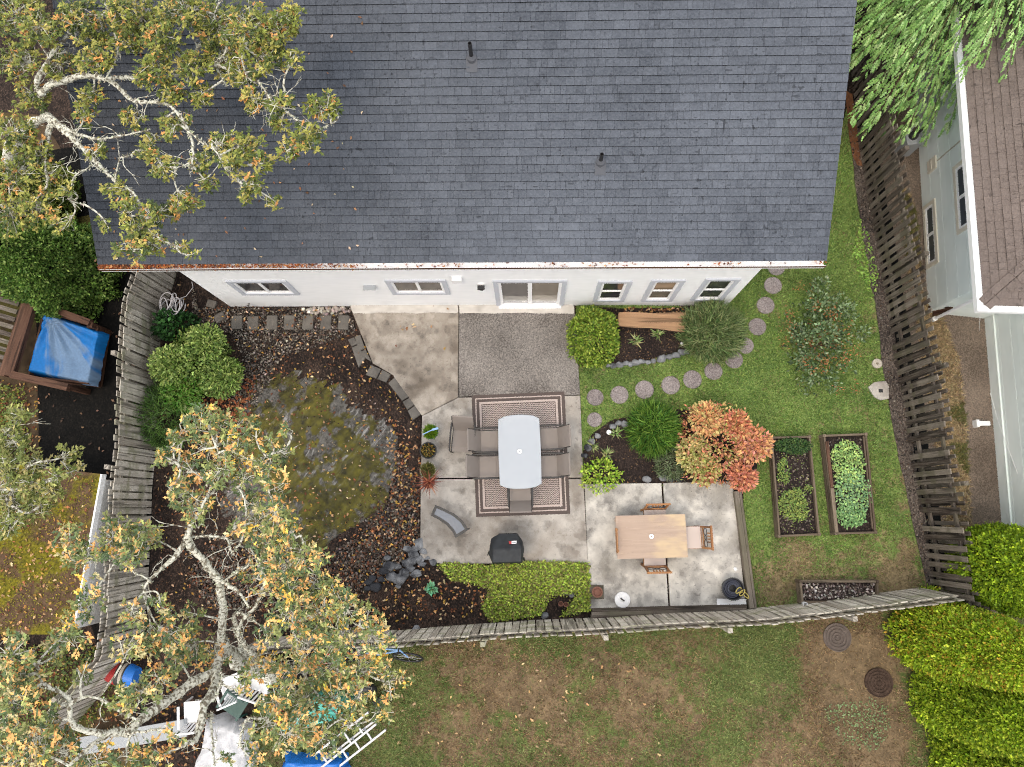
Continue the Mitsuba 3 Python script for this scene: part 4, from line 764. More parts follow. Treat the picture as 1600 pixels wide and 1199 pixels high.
for a in (0, -1):
    rr_ = S_[a]; ends.add(np.vstack([rr_, rr_.mean(0)]), [[q, q + 1, nr] for q in range(nr - 1)] + [[nr - 1, 0, nr]])
part('end_grain', k, ends, 'log_wood')
# raised beds
def raised(px, h, label, soil='garden_soil', wide=0):
    k = thing('raised_bed', label, 'raised bed'); Q = [at(*p, h) for p in px]
    for n_, (a, b) in enumerate(zip(Q, Q[1:] + Q[:1])):
        part('side_board', k, MB().beam([*a[:2], h / 2], [*b[:2], h / 2], .04, h + .002 * n_), 'bed_board')
    for a in Q: part('corner_post', k, MB().box([*a[:2], h / 2 + .01], (.06, .06, h + .02)), 'bed_board')
    g = Polygon([p[:2] for p in Q]).buffer(-.02, join_style=2); part('soil', k, MB().prism(g, 0, h - .09), soil)
    lab(pebbles('soil_clods', k, g.buffer(-.04), 700, (.008, .03), [C(60, 52, 48), C(96, 86, 80), C(40, 34, 32), C(130, 120, 110)], h - .09), kind='stuff')
    return k, g, h - .08
def patch_leaves(g, n, z, size, cols, hh=.1, tv=LEAF, up=.35, w=None):
    P = sample(g, n); D = rng.normal(size=(n, 3)) * [1, 1, .3] + [0, 0, up * .3]
    return scatter(*tv, np.column_stack([P, z + hh * rng.random(n)]), D, size[0] + (size[1] - size[0]) * rng.random(n), pick(cols, n, w), N=rng.normal(size=(n, 3)) * .4 + [0, 0, 1])
def blob(px, py, rx, ry=None, z=0., seed=0, amp=.08): c = at(px, py, z); return wobbly(np.array(affinity.scale(Point(c[:2]).buffer(1), rx * MPP, (ry or rx) * MPP).exterior.coords), amp, .05, 4, seed)
k, g, z = raised([(1218, 838), (1280, 835), (1265, 682.5), (1206, 684)], .26, 'long timber raised bed with sparse seedlings, left of the pair on the lawn')
gr = [C(130, 150, 76, .62), C(156, 170, 86, .62), C(100, 130, 64, .62)]
greens('seedlings', k, [patch_leaves(blob(1239, 790, 22, 25, z, 1), 900, z, (.03, .06), gr, .12), patch_leaves(blob(1222, 735, 8, 20, z, 2), 260, z, (.03, .06), gr), patch_leaves(blob(1262, 765, 6, 6, z, 3), 60, z, (.03, .05), gr), patch_leaves(g.buffer(-.06), 350, z, (.02, .035), gr + [C(150, 140, 110)]),
                        patch_leaves(blob(1237, 698, 27, 12, z, 4, .02), 1300, z, (.03, .06), [C(50, 84, 36), C(36, 64, 28), C(80, 104, 50)], .16)], label='patches of pale seedlings and dark herbs')
k, g, z = raised([(1306, 834), (1368, 832), (1353, 678.5), (1288, 681)], .26, 'long timber raised bed packed with light green leaves, right of the pair on the lawn')
part('worn_board', k, MB().beam(at(1292, 690, .29), at(1300, 762, .29), .06, .03), 'brown_board'); part('worn_board', k, MB().beam(at(1300, 763, .29), at(1307, 832, .29), .07, .03), 'bed_board'); part('worn_board', k, MB().beam(at(1349, 682, .28), at(1363, 826, .28), .03, .03), 'bed_board')
greens('leafy_greens', k, [patch_leaves(blob(1322, 722, 24, 32, z, 5), 900, z, (.04, .075), [C(146, 178, 106, .74), C(114, 150, 86, .74), C(172, 194, 112, .74)], .14), patch_leaves(blob(1330, 770, 26, 34, z, 6), 950, z, (.04, .075), [C(132, 170, 114, .74), C(108, 144, 102, .74), C(156, 186, 116, .74)], .14), patch_leaves(blob(1326, 806, 20, 18, z, 7), 480, z, (.04, .075), [C(136, 172, 108, .66), C(108, 150, 94, .66)], .12)])
k, g, z = raised([(1254, 941), (1372, 941.5), (1371, 909), (1251, 909)], .26, 'short timber raised bed of bare soil against the back fence')
lab(pebbles('wood_chips', k, g.buffer(-.03), 900, (.01, .03), [C(120, 104, 98), C(190, 180, 172), C(80, 66, 62), C(60, 48, 46)], z), kind='stuff')
one('drain_stub', MB().lathe([(0, 0), (.05, 0), (.05, .1), (.04, .1), (.04, .02)], at(1256, 944, .3), 14), 'white_plastic', 'small white cap beside the corner of the short raised bed', 'cap')
# septic lids on the back lawn
for x, y, mat, lb in ((1308, 996, 'grey_lid', 'round grey ribbed lid set in the back lawn near the fence'), (1373, 1067, 'rusty_lid', 'round rusty ringed lid set in the back lawn beside the hedge')):
    r = .29; prof = [(0, -.05)]; q = np.linspace(0, r, 34); prof = [(a, .006 + .02 * (1 if (a * 15) % 1 < .55 else 0)) for a in q] + [(r, -.05)]
    k = one('ground_lid', MB().lathe(prof[::1], at(x, y, .01), 36), mat, lb, 'lid')
    if mat == 'rusty_lid':
        c = at(x, y, .025)
        for a in range(8): part('rib', k, MB().beam(c + [.04 * math.cos(a * .785), .04 * math.sin(a * .785), .004], c + [.25 * math.cos(a * .785), .25 * math.sin(a * .785), .004], .014, .012), mat)

# ---------------------------------------------------------------- the neighbouring house on the right
nb = thing('neighbour_house', 'pale grey-green house with white gutter and brown shingle roof beyond the side fence', 'house')
B0, B1 = at(1430, 120, 0), at(1451, 488, 0); bu = unit(B1 - B0); bn = np.array([bu[1], -bu[0], 0]); bn *= -np.sign(bn[0])   # outward normal, to the left
WL = np.linalg.norm(B1 - B0); B0 = B0 - bu * 4; WL += 4; ZG = 2.45
for a in range(12):
    z = .1 + .2 * a
    part('siding_board', nb, MB().beam([*B0[:2], z], [*B1[:2], z + .0], .03 + .006 * (a % 2), .196, seed=(rng.random(), .2)), 'pale_siding')
east = -bn
part('wall_core', nb, MB().hexa([*(np.array(x) + [0, 0, z] for z in (-.05, ZG) for x in (B0 + east * .02, B1 + east * .02, B1 + east * 6, B0 + east * 6))]), 'pale_siding')
C0_, C1_ = B1, at(1536, 497, 0); su = unit(C1_ - C0_); sl = np.linalg.norm(C1_ - C0_)
for a in range(12):
    z = .1 + .2 * a; part('siding_board', nb, MB().beam([*C0_[:2], z], [*C1_[:2], z], .03 + .006 * (a % 2), .196, seed=(rng.random(), .2)), 'pale_siding')
D0, D1 = at(1541, 497, 0), at(1575, 900, 0); du = unit(D1 - D0); dn = np.array([du[1], -du[0], 0]); dn *= -np.sign(dn[0]); dl = np.linalg.norm(D1 - D0)
for a in range(15):
    z = .1 + .2 * a; part('siding_board', nb, MB().beam([*D0[:2], z], [*D1[:2], z], .03 + .006 * (a % 2), .196, seed=(rng.random(), .2)), 'pale_siding')
part('wall_core', nb, MB().hexa([*(np.array(x) + [0, 0, z] for z in (-.05, 2.95) for x in (D0 - dn * .02, D1 - dn * .02, D1 - dn * 5, D0 - dn * 5))]), 'pale_siding')
part('skirt_board', nb, MB().beam(D0 + dn * .03 + [0, 0, .16], D1 + dn * .03 + [0, 0, .16], .04, .30), 'pale_siding')
# windows: trim, frame, panes, in the wall plane
def nwin(px, panes):
    P = [on(x, y, B0 + bn * .02, bn) for x, y in px]; s = [(p - B0) @ bu for p in P]; z = [p[2] for p in P]
    s0, s1, z0, z1 = min(s[0], s[1]), max(s[2], s[3]), (z[0] + z[3]) / 2, (z[1] + z[2]) / 2
    w = new('window', nb)
    def bx(m, a, b, c_, d, y0, y1):
        f_ = lambda s_, z_, y: B0 + bu * s_ + bn * y + [0, 0, z_ - B0[2]]
        return m.hexa([f_(a, c_, y1), f_(b, c_, y1), f_(b, c_, y0), f_(a, c_, y0), f_(a, d, y1), f_(b, d, y1), f_(b, d, y0), f_(a, d, y0)])
    t = .085; m = MB(); bx(m, s0, s1, z0, z0 + t, .016, .045); bx(m, s0, s1, z1 - t, z1, .016, .045); bx(m, s0, s0 + t, z0 + t, z1 - t, .016, .045); bx(m, s1 - t, s1, z0 + t, z1 - t, .016, .045)
    put(w, m.v, m.f, 'cream_trim')
    t2 = .05; m = MB(); a, b, c_, d = s0 + t, s1 - t, z0 + t, z1 - t; bx(m, a, b, c_, c_ + t2, .016, .034); bx(m, a, b, d - t2, d, .016, .034); bx(m, a, a + t2, c_ + t2, d - t2, .016, .034); bx(m, b - t2, b, c_ + t2, d - t2, .016, .034)
    if panes == 2: bx(m, (a + b) / 2 - .035, (a + b) / 2 + .035, c_ + t2, d - t2, .016, .034)
    part('frame', w, m, 'white_vinyl')
    spans = [(a + t2, b - t2)] if panes == 1 else [(a + t2, (a + b) / 2 - .035), ((a + b) / 2 + .035, b - t2)]
    for e0, e1 in spans: part('pane', w, bx(MB(), e0, e1, c_ + t2, d - t2, .016, .020), 'window_pane_dark')
plain('window_pane_dark', (.07, .08, .09), .08, specular=.8)
nwin([(1442, 325), (1461, 314), (1468, 409), (1449, 421)], 2)
nwin([(1490, 262), (1512, 246), (1518, 352), (1496, 368)], 2)
c = on(1457, 258, B0 + bn * .02, bn); part('meter_box', nb, MB().box(c, (.30, .06, .34), np.stack([bu, bn, [0, 0, 1.0]], 1)).box(c + bn * .035, (.22, .02, .02), np.stack([bu, bn, [0, 0, 1.0]], 1)), 'cream_trim')
part('conduit', nb, MB().tube([c + [0, 0, .2], c + [0, 0, 1.1]], .014), 'pale_pot')
# roof: west face and south face meeting in a hip
GA, GC = at(1503, 60, ZG + .12), at(1537, 477, ZG + .12); gu = unit(GC - GA); gn = np.array([gu[1], -gu[0], 0]); gn *= np.sign(gn[0])
GA = GA - gu * 4; Lw = np.linalg.norm(GC - GA); np_ = math.radians(22)
vW = gn * math.cos(np_) + np.array([0, 0, math.sin(np_)]); uW = -gu                     # from the hip corner up the eave
vS = uW * math.cos(np_) + np.array([0, 0, math.sin(np_)]); uS = gn
nW, nS = np.cross(vW, uW), np.cross(uS, vS)
nW *= np.sign(nW[2]); nS *= np.sign(nS[2])
R2 = 3.6; rm = MB(); cA, cB = GC, GC + uW * Lw; ridge = lambda d: GC + uW * d + gn * R2 + [0, 0, R2 * math.tan(np_)]
tri = [cA - [0, 0, .03], cB - [0, 0, .03], ridge(Lw) - [0, 0, .03], ridge(R2) - [0, 0, .03]]
rm.add(tri, [[0, 1, 2, 3]]); rm.add([cA - [0, 0, .03], ridge(R2) - [0, 0, .03], cA + gn * 2 * R2 - [0, 0, .03]], [[0, 1, 2]])
rm.add([cA + gn * 2 * R2 - [0, 0, .03], ridge(R2) - [0, 0, .03], ridge(Lw) - [0, 0, .03], cB + gn * 2 * R2 - [0, 0, .03]], [[0, 1, 2, 3]])
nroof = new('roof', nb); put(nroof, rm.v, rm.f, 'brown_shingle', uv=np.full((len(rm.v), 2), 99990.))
HR = math.cos(np_)
lay_shingles(nroof, GC, uW, vW, nW, min(Lw, 9.), 16, .145, 'brown_shingle', WEDGES_B, (.12, .30), lf=1.0, clip=lambda a, s: a > s * HR, keep=230)
lay_shingles(nroof, GC, uS, vS, nS, 3.0, 12, .145, 'brown_shingle', WEDGES_B, (.12, .30), lf=1.0, clip=lambda a, s: a > s * HR, keep=60)
hd = unit(ridge(R2) - GC)
for a in range(12):
    p = GC + hd * (.02 + .24 * a); q = p + hd * .27; m = MB()
    for v_, u_, n__ in ((uW, vW, nW), (uS, vS, nS)):
        sd = unit(v_ - hd * (v_ @ hd)); m.hexa([p + n__ * .012, q + n__ * .012, q + sd * .14 + n__ * .012, p + sd * .14 + n__ * .012, p + n__ * .04, q + n__ * .024, q + sd * .14 + n__ * .024, p + sd * .14 + n__ * .036])
    part('hip_cap', nroof, m, 'brown_shingle')
ng = MB()
for P_, Q_, nn in ((GC + uW * Lw, GC - gn * .12, -gn), (GC - uW * .12 - gn * .12, GC + gn * 7 - uW * .12, -uW)):
    ng.beam(P_ + nn * .06 - [0, 0, .07], Q_ + nn * .06 * (0 if nn is not -gn else 1) - [0, 0, .07], .115, .11)
part('gutter', nb, MB().beam(GC + uW * Lw - gn * .06 - [0, 0, .06], GC - uW * .12 - gn * .06 - [0, 0, .06], .12, .12).beam(GC - uW * .06 - gn * -.002 - [0, 0, .06], GC + gn * 7 - uW * .06 - [0, 0, .06], .12, .12), 'white_paint')
part('soffit', nb, MB().hexa([*(np.array(x) + [0, 0, z] for z in (-.13, -.11) for x in (GC, GC + uW * Lw, GC + uW * Lw + gn * .9, GC + gn * .9))]), 'white_paint')
for px in ((1418, 207), (1457, 500)):
    b = at(*px, 0); part('downspout', nb, MB().lathe([(.055, .02), (.055, .12), (.035, .13), (.035, .2)], b, 12).tube([b + [0, 0, .1], b + [0, 0, 2.3], b + [.12, .02, 2.42]], .035, 10), 'white_paint', smooth=40)
b = on(1535, 662, [0, 0, .12], np.array([0, 0, 1.0])); part('pipe_stub', nb, MB().box(b, (.28, .10, .10)).box(b + [-.12, 0, -.03], (.06, .16, .16)), 'white_paint')
W0 = GC - [0, 0, .1]; Wp = [W0, on(1530, 520, D0 + dn * .06, dn), on(1543, 600, D0 + dn * .06, dn), on(1560, 660, D0 + dn * .05, dn), on(1590, 740, D0 + dn * .05, dn)]
part('cable', nb, MB().tube(Wp, .006, 5), 'white_paint')
k = thing('electric_meter', 'dark grey electric meter box standing by the corner of the neighbouring wall', 'meter'); c = at(1419, 225, .35)
part('cabinet', k, MB().box([*c[:2], .3], (.34, .30, .6), rz(.1)), 'grey_plastic'); part('dial', k, MB().lathe([(0, 0), (.1, 0), (.1, .08), (0, .1)], [*(c[:2] + [-.02, .05]), .6], 18), 'black_plastic'); part('pipe', k, MB().tube([[c[0] + .1, c[1] + .12, 0], [c[0] + .1, c[1] + .12, 1.0]], .03), 'dark_metal')
for a, (p, q) in enumerate((((1452, 478), (1484, 478)), ((1454, 484), (1487, 480)), ((1458, 490), (1488, 483)))):
    one('leaning_board', MB().beam(at(*p, .05 + .02 * a), at(*q, .55), .11, .03), 'brown_board', f'red-brown board leaning by the white downspout, {ORD[a]} from the house side', 'board', 'boards leaning by the downspout')

# ---------------------------------------------------------------- left neighbour: deck, tarp, shed
k = thing('wooden_deck', 'weathered slatted wooden deck with brown border beams at the left edge', 'deck'); DZ = .75
for a, b, w in (((52, 470), (15, 588), .20), ((44, 466), (5, 588), .14), ((20, 586), (108, 606), .16), ((52, 458), (-30, 430), .18), ((60, 475), (142, 505), .14)):
    part('border_beam', k, MB().beam(at(*a, DZ), at(*b, DZ), w, .14), 'brown_board')
for a in range(13):
    y0 = 440 + a * 12; part('slat', k, MB().beam(at(36 - a * 3.0, y0 + 12, DZ - .03), at(-60 - a * 3, y0 - 16, DZ - .03), .10, .04), 'dark_board')
for px in ((50, 475), (18, 586), (105, 604), (140, 508)): p = at(*px, DZ); part('post', k, MB().box([*p[:2], DZ / 2], (.12, .12, DZ)), 'brown_board')
kb = thing('tarp_box', 'low plank box under the blue tarp beside the deck', 'box'); Q = [at(*p, .62) for p in ((42, 588), (66, 486), (150, 510), (136, 598))]
for a, b in zip(Q, Q[1:] + Q[:1]): part('plank', kb, MB().beam([*a[:2], .33], [*b[:2], .33], .04, .5), 'brown_board')
Q = [at(*p, .72) for p in ((35, 582), (62, 483), (156, 516), (140, 602))]; n6 = 44; ss, tt = np.meshgrid(np.linspace(0, 1, n6), np.linspace(0, 1, n6))
TG = Q[0] * ((1 - ss) * (1 - tt))[..., None] + Q[3] * (ss * (1 - tt))[..., None] + Q[2] * (ss * tt)[..., None] + Q[1] * ((1 - ss) * tt)[..., None]
ed = np.minimum(np.minimum(ss, 1 - ss), np.minimum(tt, 1 - tt)); ang = np.arctan2(tt - .95, ss - .18)
TG[..., 2] = .68 - .30 * np.clip(1 - ed / .05, 0, 1) - .14 * np.sin(np.pi * ss) * np.sin(np.pi * tt) + .05 * np.sin(ang * 16) * np.clip(1.1 - np.hypot(ss - .2, tt - .95), 0, 1) * np.minimum(ed * 9, 1) + .07 * (meshkit.fbm(np.stack([ss * 4, tt * 4, 0 * ss], -1), 4, 2) - .5)
TG[..., :2] += .09 * (meshkit.fbm(np.stack([ss * 5, tt * 5, 0 * ss + 3], -1), 3, 5)[..., None] - .5) * np.array([1, -1]) * np.clip(1 - ed / .1, 0, 1)[..., None]
i, j = np.meshgrid(np.arange(n6 - 1), np.arange(n6 - 1), indexing='ij'); fq = np.stack([i * n6 + j, i * n6 + j + 1, (i + 1) * n6 + j + 1, (i + 1) * n6 + j], -1).reshape(-1, 4)
put(new('tarp'), TG.reshape(-1, 3), fq, 'blue_tarp', True); lab('tarp', 'creased bright blue tarp tied over a low box by the deck', 'tarp')
k = thing('shed', 'low shed with a mossy leaf-strewn roof and white fascia at the left edge', 'shed'); SZ = 1.62
Q = [at(*p, SZ) for p in ((-160, 990), (113, 992), (158, 741), (-160, 705))]; Qi = [at(*p, SZ) for p in ((-140, 975), (122, 970), (162, 752), (-140, 720))]
part('roof', k, MB().hexa([q - [0, 0, .10] for q in Q] + Q), 'moss_roof')
part('fascia', k, MB().beam(Q[1] - [-.02, 0, .05], Q[2] - [-.02, 0, .05], .035, .16), 'white_paint')
Wa, Wb = Q[1] + [.05, .1, 0], Q[2] + [.02, -.1, 0]
for a in range(9):
    z0 = SZ - .2 - a * .16
    if z0 > 0: part('siding_board', k, MB().beam([*Wa[:2] + np.array([-.06, 0]), z0], [*Wb[:2] + np.array([-.06, 0]), z0], .02 + .012, .156), 'white_paint')
part('wall', k, MB().hexa([*([*x[:2], z] for z in (0, SZ - .1) for x in (Q[0] + [.2, .25, 0], Q[1] + [-.12, .25, 0], Q[2] + [-.12, -.2, 0], Q[3] + [.2, -.2, 0]))]), 'brown_board')
RG2 = Polygon([q[:2] for q in Q]).buffer(-.08)
lab(litter('roof_leaves', k, RG2, 900, (.05, .1), AUT, SZ + .005, None, None), kind='stuff')
lab(greens('moss_tufts', k, [patch_leaves(RG2, 9000, SZ + .0, (.02, .045), [C(126, 122, 30), C(100, 96, 24), C(150, 136, 40), C(84, 70, 40)], .03)]), kind='stuff')

# ---------------------------------------------------------------- hose coil on the left fence
k = thing('hose_coil', 'tangled coil of grey hose hung over the left fence', 'hose'); hc = at(262, 478, .6)
th = np.linspace(0, 2 * np.pi * 9, 260); R_ = np.stack([hc[0] + .14 * np.cos(th) + .16 * np.sin(th * .37) + .10, hc[1] + .20 * np.sin(th) + .06 * np.cos(th * .23), .62 + .20 * np.cos(th) * .4 + .14 * np.sin(th * .53)], 1)
put(k, *(lambda m: (m.v, m.f))(MB().tube(R_, .0125, 6)), 'hose_grey', True)
hp = on(300, 441, np.array([WX0, 0, 0]), np.array([1.0, 0, 0]))
part('loose_end', k, MB().tube([hc + [.2, .1, .1], hc + [.4, .22, .0], hc + [.62, .38, .15], hp], .008, 6), 'hose_grey', smooth=True)

# ---------------------------------------------------------------- things stacked under the lower oak
def cloth(q, h, seed, n=34, amp=.12, top=None):
    Q = [np.array(x) for x in q]; ss, tt = np.meshgrid(np.linspace(0, 1, n), np.linspace(0, 1, n))
    G = Q[0] * ((1 - ss) * (1 - tt))[..., None] + Q[1] * (ss * (1 - tt))[..., None] + Q[2] * (ss * tt)[..., None] + Q[3] * ((1 - ss) * tt)[..., None]
    ed = np.minimum(np.minimum(ss, 1 - ss), np.minimum(tt, 1 - tt)); rid = 1 - np.abs(2 * meshkit.fbm(np.stack([ss * 3.3, tt * 3.3, 0 * ss], -1), 4, seed) - 1)
    G[..., 2] = h * np.clip(ed / .12, 0, 1) ** .5 + amp * (rid - .6) + .02
    G[..., :2] += .16 * (np.stack([meshkit.fbm(np.stack([ss * 5, tt * 5, 0 * ss + 3], -1), 3, seed), meshkit.fbm(np.stack([ss * 5, tt * 5, 0 * ss + 9], -1), 3, seed)], -1) - .5) * np.clip(1 - ed / .15, 0, 1)[..., None]
    i, j = np.meshgrid(np.arange(n - 1), np.arange(n - 1), indexing='ij'); return G.reshape(-1, 3), np.stack([i * n + j, i * n + j + 1, (i + 1) * n + j + 1, (i + 1) * n + j], -1).reshape(-1, 4)
def cl(name, px, z, h, seed, mat, label, cat, amp=.12): put(new(name), *cloth([at(*p, z) for p in px], h, seed, amp=amp), mat, True); lab(name, label, cat)
cl('white_cover', [(292, 1225), (395, 1225), (388, 1135), (318, 1120)], .5, .5, 3, 'white_sheet', 'crumpled white plastic cover under the lower oak', 'cover', .34)
cl('teal_sheet', [(425, 1150), (520, 1130), (552, 1100), (500, 1080)], .4, .35, 5, 'teal_plastic', 'crumpled teal plastic sheet beside the ladders', 'sheet', .22)
cl('blue_cover', [(425, 1235), (545, 1235), (540, 1188), (440, 1182)], .4, .45, 8, 'tarp_blue', 'bright blue plastic cover at the bottom edge', 'cover', .15)
cl('black_sheet', [(420, 1085), (465, 1080), (470, 1040), (430, 1030)], .3, .3, 11, 'black_plastic', 'black plastic sheet heaped behind the back fence', 'sheet', .15)
cl('red_cloth', [(425, 1138), (438, 1140), (437, 1112), (428, 1112)], .35, .2, 14, 'red_paint', 'small red cloth beside the teal sheet', 'cloth', .08)
def ladder(p, q, off, label, z=.5):
    k = thing('ladder', label, 'ladder', 'aluminium ladders under the oak'); a, b = at(*p, z), at(*q, z); u = unit(b - a); w = np.cross([0, 0, 1.0], u)
    for s in (-1, 1): part('rail', k, MB().beam(a + w * s * .14, b + w * s * .14, .04, .08), 'aluminium')
    L = np.linalg.norm(b - a)
    for t in np.arange(.15, L - .05, .3): part('rung', k, MB().beam(a + u * t - w * .14, a + u * t + w * .14, .035, .035), 'aluminium')
ladder((510, 1199), (597, 1131), 0, 'aluminium ladder lying on the back lawn edge, lower right of the two', .35)
ladder((496, 1190), (582, 1122), 0, 'aluminium ladder lying against another, upper left of the two', .48)
def plastic_chair(px, py, yaw, label, mat='white_plastic'):
    k = thing('plastic_chair', label, 'chair'); M = mat4(rz(yaw), [*at(px, py, .4)[:2], 0])
    part('seat', k, MB().box((0, 0, .42), (.44, .42, .025)).apply(M), mat)
    for a in range(5): part('back_slat', k, MB().beam((-.16 + .08 * a, -.21, .44), (-.17 + .085 * a, -.30, .85), .04, .012, up=(0, 1, .2)).apply(M), mat)
    part('top_rail', k, MB().box((0, -.30, .86), (.42, .03, .06)).apply(M), mat)
    for s in (-1, 1):
        part('arm', k, MB().box((s * .24, -.05, .63), (.05, .44, .02)).apply(M), mat)
        for y in (-.2, .19): part('leg', k, MB().beam((s * .2, y, .42), (s * .24, y * 1.1, 0), .035, .035).apply(M), mat)
plastic_chair(362, 1072, .4, 'white plastic garden chair behind the fence, partly under oak leaves')
plastic_chair(408, 1063, -.3, 'white plastic garden chair close to the fence, right of another')
plastic_chair(305, 1112, .1, 'white plastic garden chair beside the grey bench')
plastic_chair(368, 1100, 2.6, 'dark green mesh garden chair between the white chairs', 'green_metal')
k = thing('plank_bench', 'long low pale grey plank bench under the lower oak', 'bench')
for a, o in enumerate((0, 9, 18)): part('plank', k, MB().beam(at(120, 1158 + o, .45), at(292, 1128 + o, .45), .12, .04), 'grey_plastic')
for px in ((140, 1164), (275, 1140)): p = at(*px, .45); part('leg', k, MB().box([*p[:2], .21], (.08, .34, .42)), 'brown_board')
k = thing('toy_barrel', 'red and dark blue striped barrel lying behind the corner of the left fence', 'barrel'); A, B = at(172, 1050, .35), at(214, 1058, .35); u = B - A
for a, (t0, t1, mat) in enumerate(((0, .36, 'red_paint'), (.36, .52, 'dark_metal'), (.52, .62, 'pale_pot'), (.62, .68, 'dark_metal'), (.68, 1, 'tarp_blue'))):
    part('band', k, MB().tube([A + u * t0, A + u * (t0 + t1) / 2, A + u * t1], [.19 + .05 * math.sin(3.1 * t0), .19 + .05 * math.sin(1.55 * (t0 + t1)), .19 + .05 * math.sin(3.1 * t1)], 18), mat, smooth=40)
def bicycle(px, py, yaw, label, mat):
    k = thing('bicycle', label, 'bicycle'); M = mat4(rz(yaw) @ np.array([[1, 0, 0], [0, .9, .43], [0, -.43, .9]]), [*at(px, py, .4)[:2], .02]); th = np.linspace(0, 2 * np.pi, 25)
    for x in (-.5, .5):
        w = new('wheel', k); m = MB().tube(np.stack([x + .31 * np.cos(th), 0 * th, .33 + .31 * np.sin(th)], 1), .022, 7, False).apply(M); put(w, m.v, m.f, 'black_plastic', True)
        sp = MB()
        for a in range(8): sp.tube([(x, 0, .33), (x + .3 * math.cos(a * .785), 0, .33 + .3 * math.sin(a * .785))], .004, 4)
        part('spokes', w, sp.apply(M), 'aluminium')
    part('frame', k, MB().tube([(-.5, 0, .33), (-.18, 0, .80)], .016).tube([(-.18, 0, .80), (.38, 0, .82)], .018).tube([(-.12, 0, .32), (.38, 0, .78)], .02).tube([(-.5, 0, .33), (-.12, 0, .32), (-.2, 0, .86)], .016).tube([(.5, 0, .33), (.36, 0, .92)], .016).apply(M), mat)
    part('saddle', k, MB().trimesh(hull([(x, y, z) for x, w in ((-.32, .08), (-.05, .02)) for y in (-w, w) for z in (.87, .91)])).apply(M), 'black_plastic'); part('handlebar', k, MB().tube([(.30, -.27, .98), (.38, -.1, .95), (.38, .1, .95), (.30, .27, .98)], .013).apply(M), 'dark_metal')
bicycle(598, 1036, -.08, 'bicycle leaning behind the back fence with one wheel showing', 'pale_blue')
bicycle(520, 1046, .25, 'red framed bicycle behind the back fence, deep under the oak leaves', 'red_paint')
k = thing('tool_bag', 'dark canvas bag slumped beside the bicycles', 'bag'); b_ = stone_mesh(at(568, 1078, .2), .26, .8, 31); put(k, b_.v, b_.f, 'black_plastic', 35); part('strap', k, MB().tube([at(560, 1070, .3), at(566, 1066, .48), at(575, 1072, .34)], .015), 'dark_metal')
k = thing('tool_bag', 'dark grey canvas bag above the end of the ladders', 'bag'); b_ = stone_mesh(at(598, 1098, .2), .2, .9, 36); put(k, b_.v, b_.f, 'dark_metal', 35); part('strap', k, MB().tube([at(592, 1092, .3), at(598, 1086, .42), at(604, 1094, .3)], .012), 'black_plastic')

# ---------------------------------------------------------------- shrubs and plants
def shrub(name, label, cat, px, py, rx, ry, h, tv, size, cols, n, w=None, lump=.35, up=.5, stems=6, group=None, mat='foliage', hollow=.55, seed=0, zc=.6, var=.2):
    c = at(px, py, h * zc); k = thing(name, label, cat, group); rx, ry = rx * MPP, ry * MPP
    d = unit(rng.normal(size=(n, 3))); d[:, 2] = np.abs(d[:, 2]) * 1.1 - .12; d = unit(d)
    L = 1 + lump * (meshkit.fbm(d * 2.3 + seed * 5.1, 3, seed) - .5) * 2
    rad = (hollow + (1 - hollow) * rng.random(n) ** .4) * L
    P = np.column_stack([c[0] + d[:, 0] * rx * rad, c[1] + d[:, 1] * ry * rad, np.maximum(.02, h * .12 + h * .88 * d[:, 2] * rad)])
    D = d * [1, 1, .6] + rng.normal(size=(n, 3)) * .55 + [0, 0, up]
    greens('foliage', k, [scatter(*tv, P, D, size[0] + (size[1] - size[0]) * rng.random(n), pick(cols, n, w, var), N=rng.normal(size=(n, 3)) * .6 + d + [0, 0, .5])], mat)
    m = MB()
    for a in range(stems):
        t = rng.random() * 6.28; e = np.array([c[0] + math.cos(t) * rx * .55, c[1] + math.sin(t) * ry * .55, h * .6])
        m.tube([[c[0] + .05 * math.cos(t), c[1] + .05 * math.sin(t), 0], (np.array([c[0], c[1], h * .2]) + e) / 2, e], [.014, .010, .006], 5)
    part('stem', k, m, 'brown_bark'); return k, c
shrub('round_shrub', 'dense round bright green shrub at the patio corner by the house wall', 'shrub', 929, 522, 39, 47, .85, LEAF, (.055, .09), [C(124, 150, 52, .7), C(92, 122, 40, .7), C(160, 176, 76, .7)], 4600, lump=.22, seed=1)
shrub('wispy_shrub', 'spiky grey-green shrub between the log and the stepping stones', 'shrub', 1115, 515, 44, 44, .8, THIN, (.14, .28), [C(110, 128, 80, .8), C(80, 104, 60, .8), C(140, 150, 104, .8)], 6500, lump=.3, up=.8, seed=2)
def extra(k, px, py, r, h, n, cols, tv=LEAF, size=(.07, .12), sd=0, flat=.45):
    c = at(px, py, h); d = unit(rng.normal(size=(n, 3))); P = c + d * [r * MPP, r * MPP, r * MPP * flat] * (rng.random((n, 1)) ** .4); P[:, 2] = np.maximum(P[:, 2], .03)
    greens('foliage', k, [scatter(*tv, P, d * [1, 1, .5] + rng.normal(size=(n, 3)) * .5 + [0, 0, .3], size[0] + (size[1] - size[0]) * rng.random(n), pick(cols, n), N=rng.normal(size=(n, 3)) * .5 + [0, 0, 1])])
k, c = shrub('leafy_shrub', 'open shrub with broad blue-green leaves and orange-brown blooms on the lawn', 'shrub', 1284, 530, 46, 58, .8, LEAF, (.06, .10), [C(132, 150, 112, .62), C(80, 100, 66, .62), C(106, 126, 88, .62), C(54, 72, 46, .62)], 1100, lump=.9, up=.15, seed=3, stems=10)
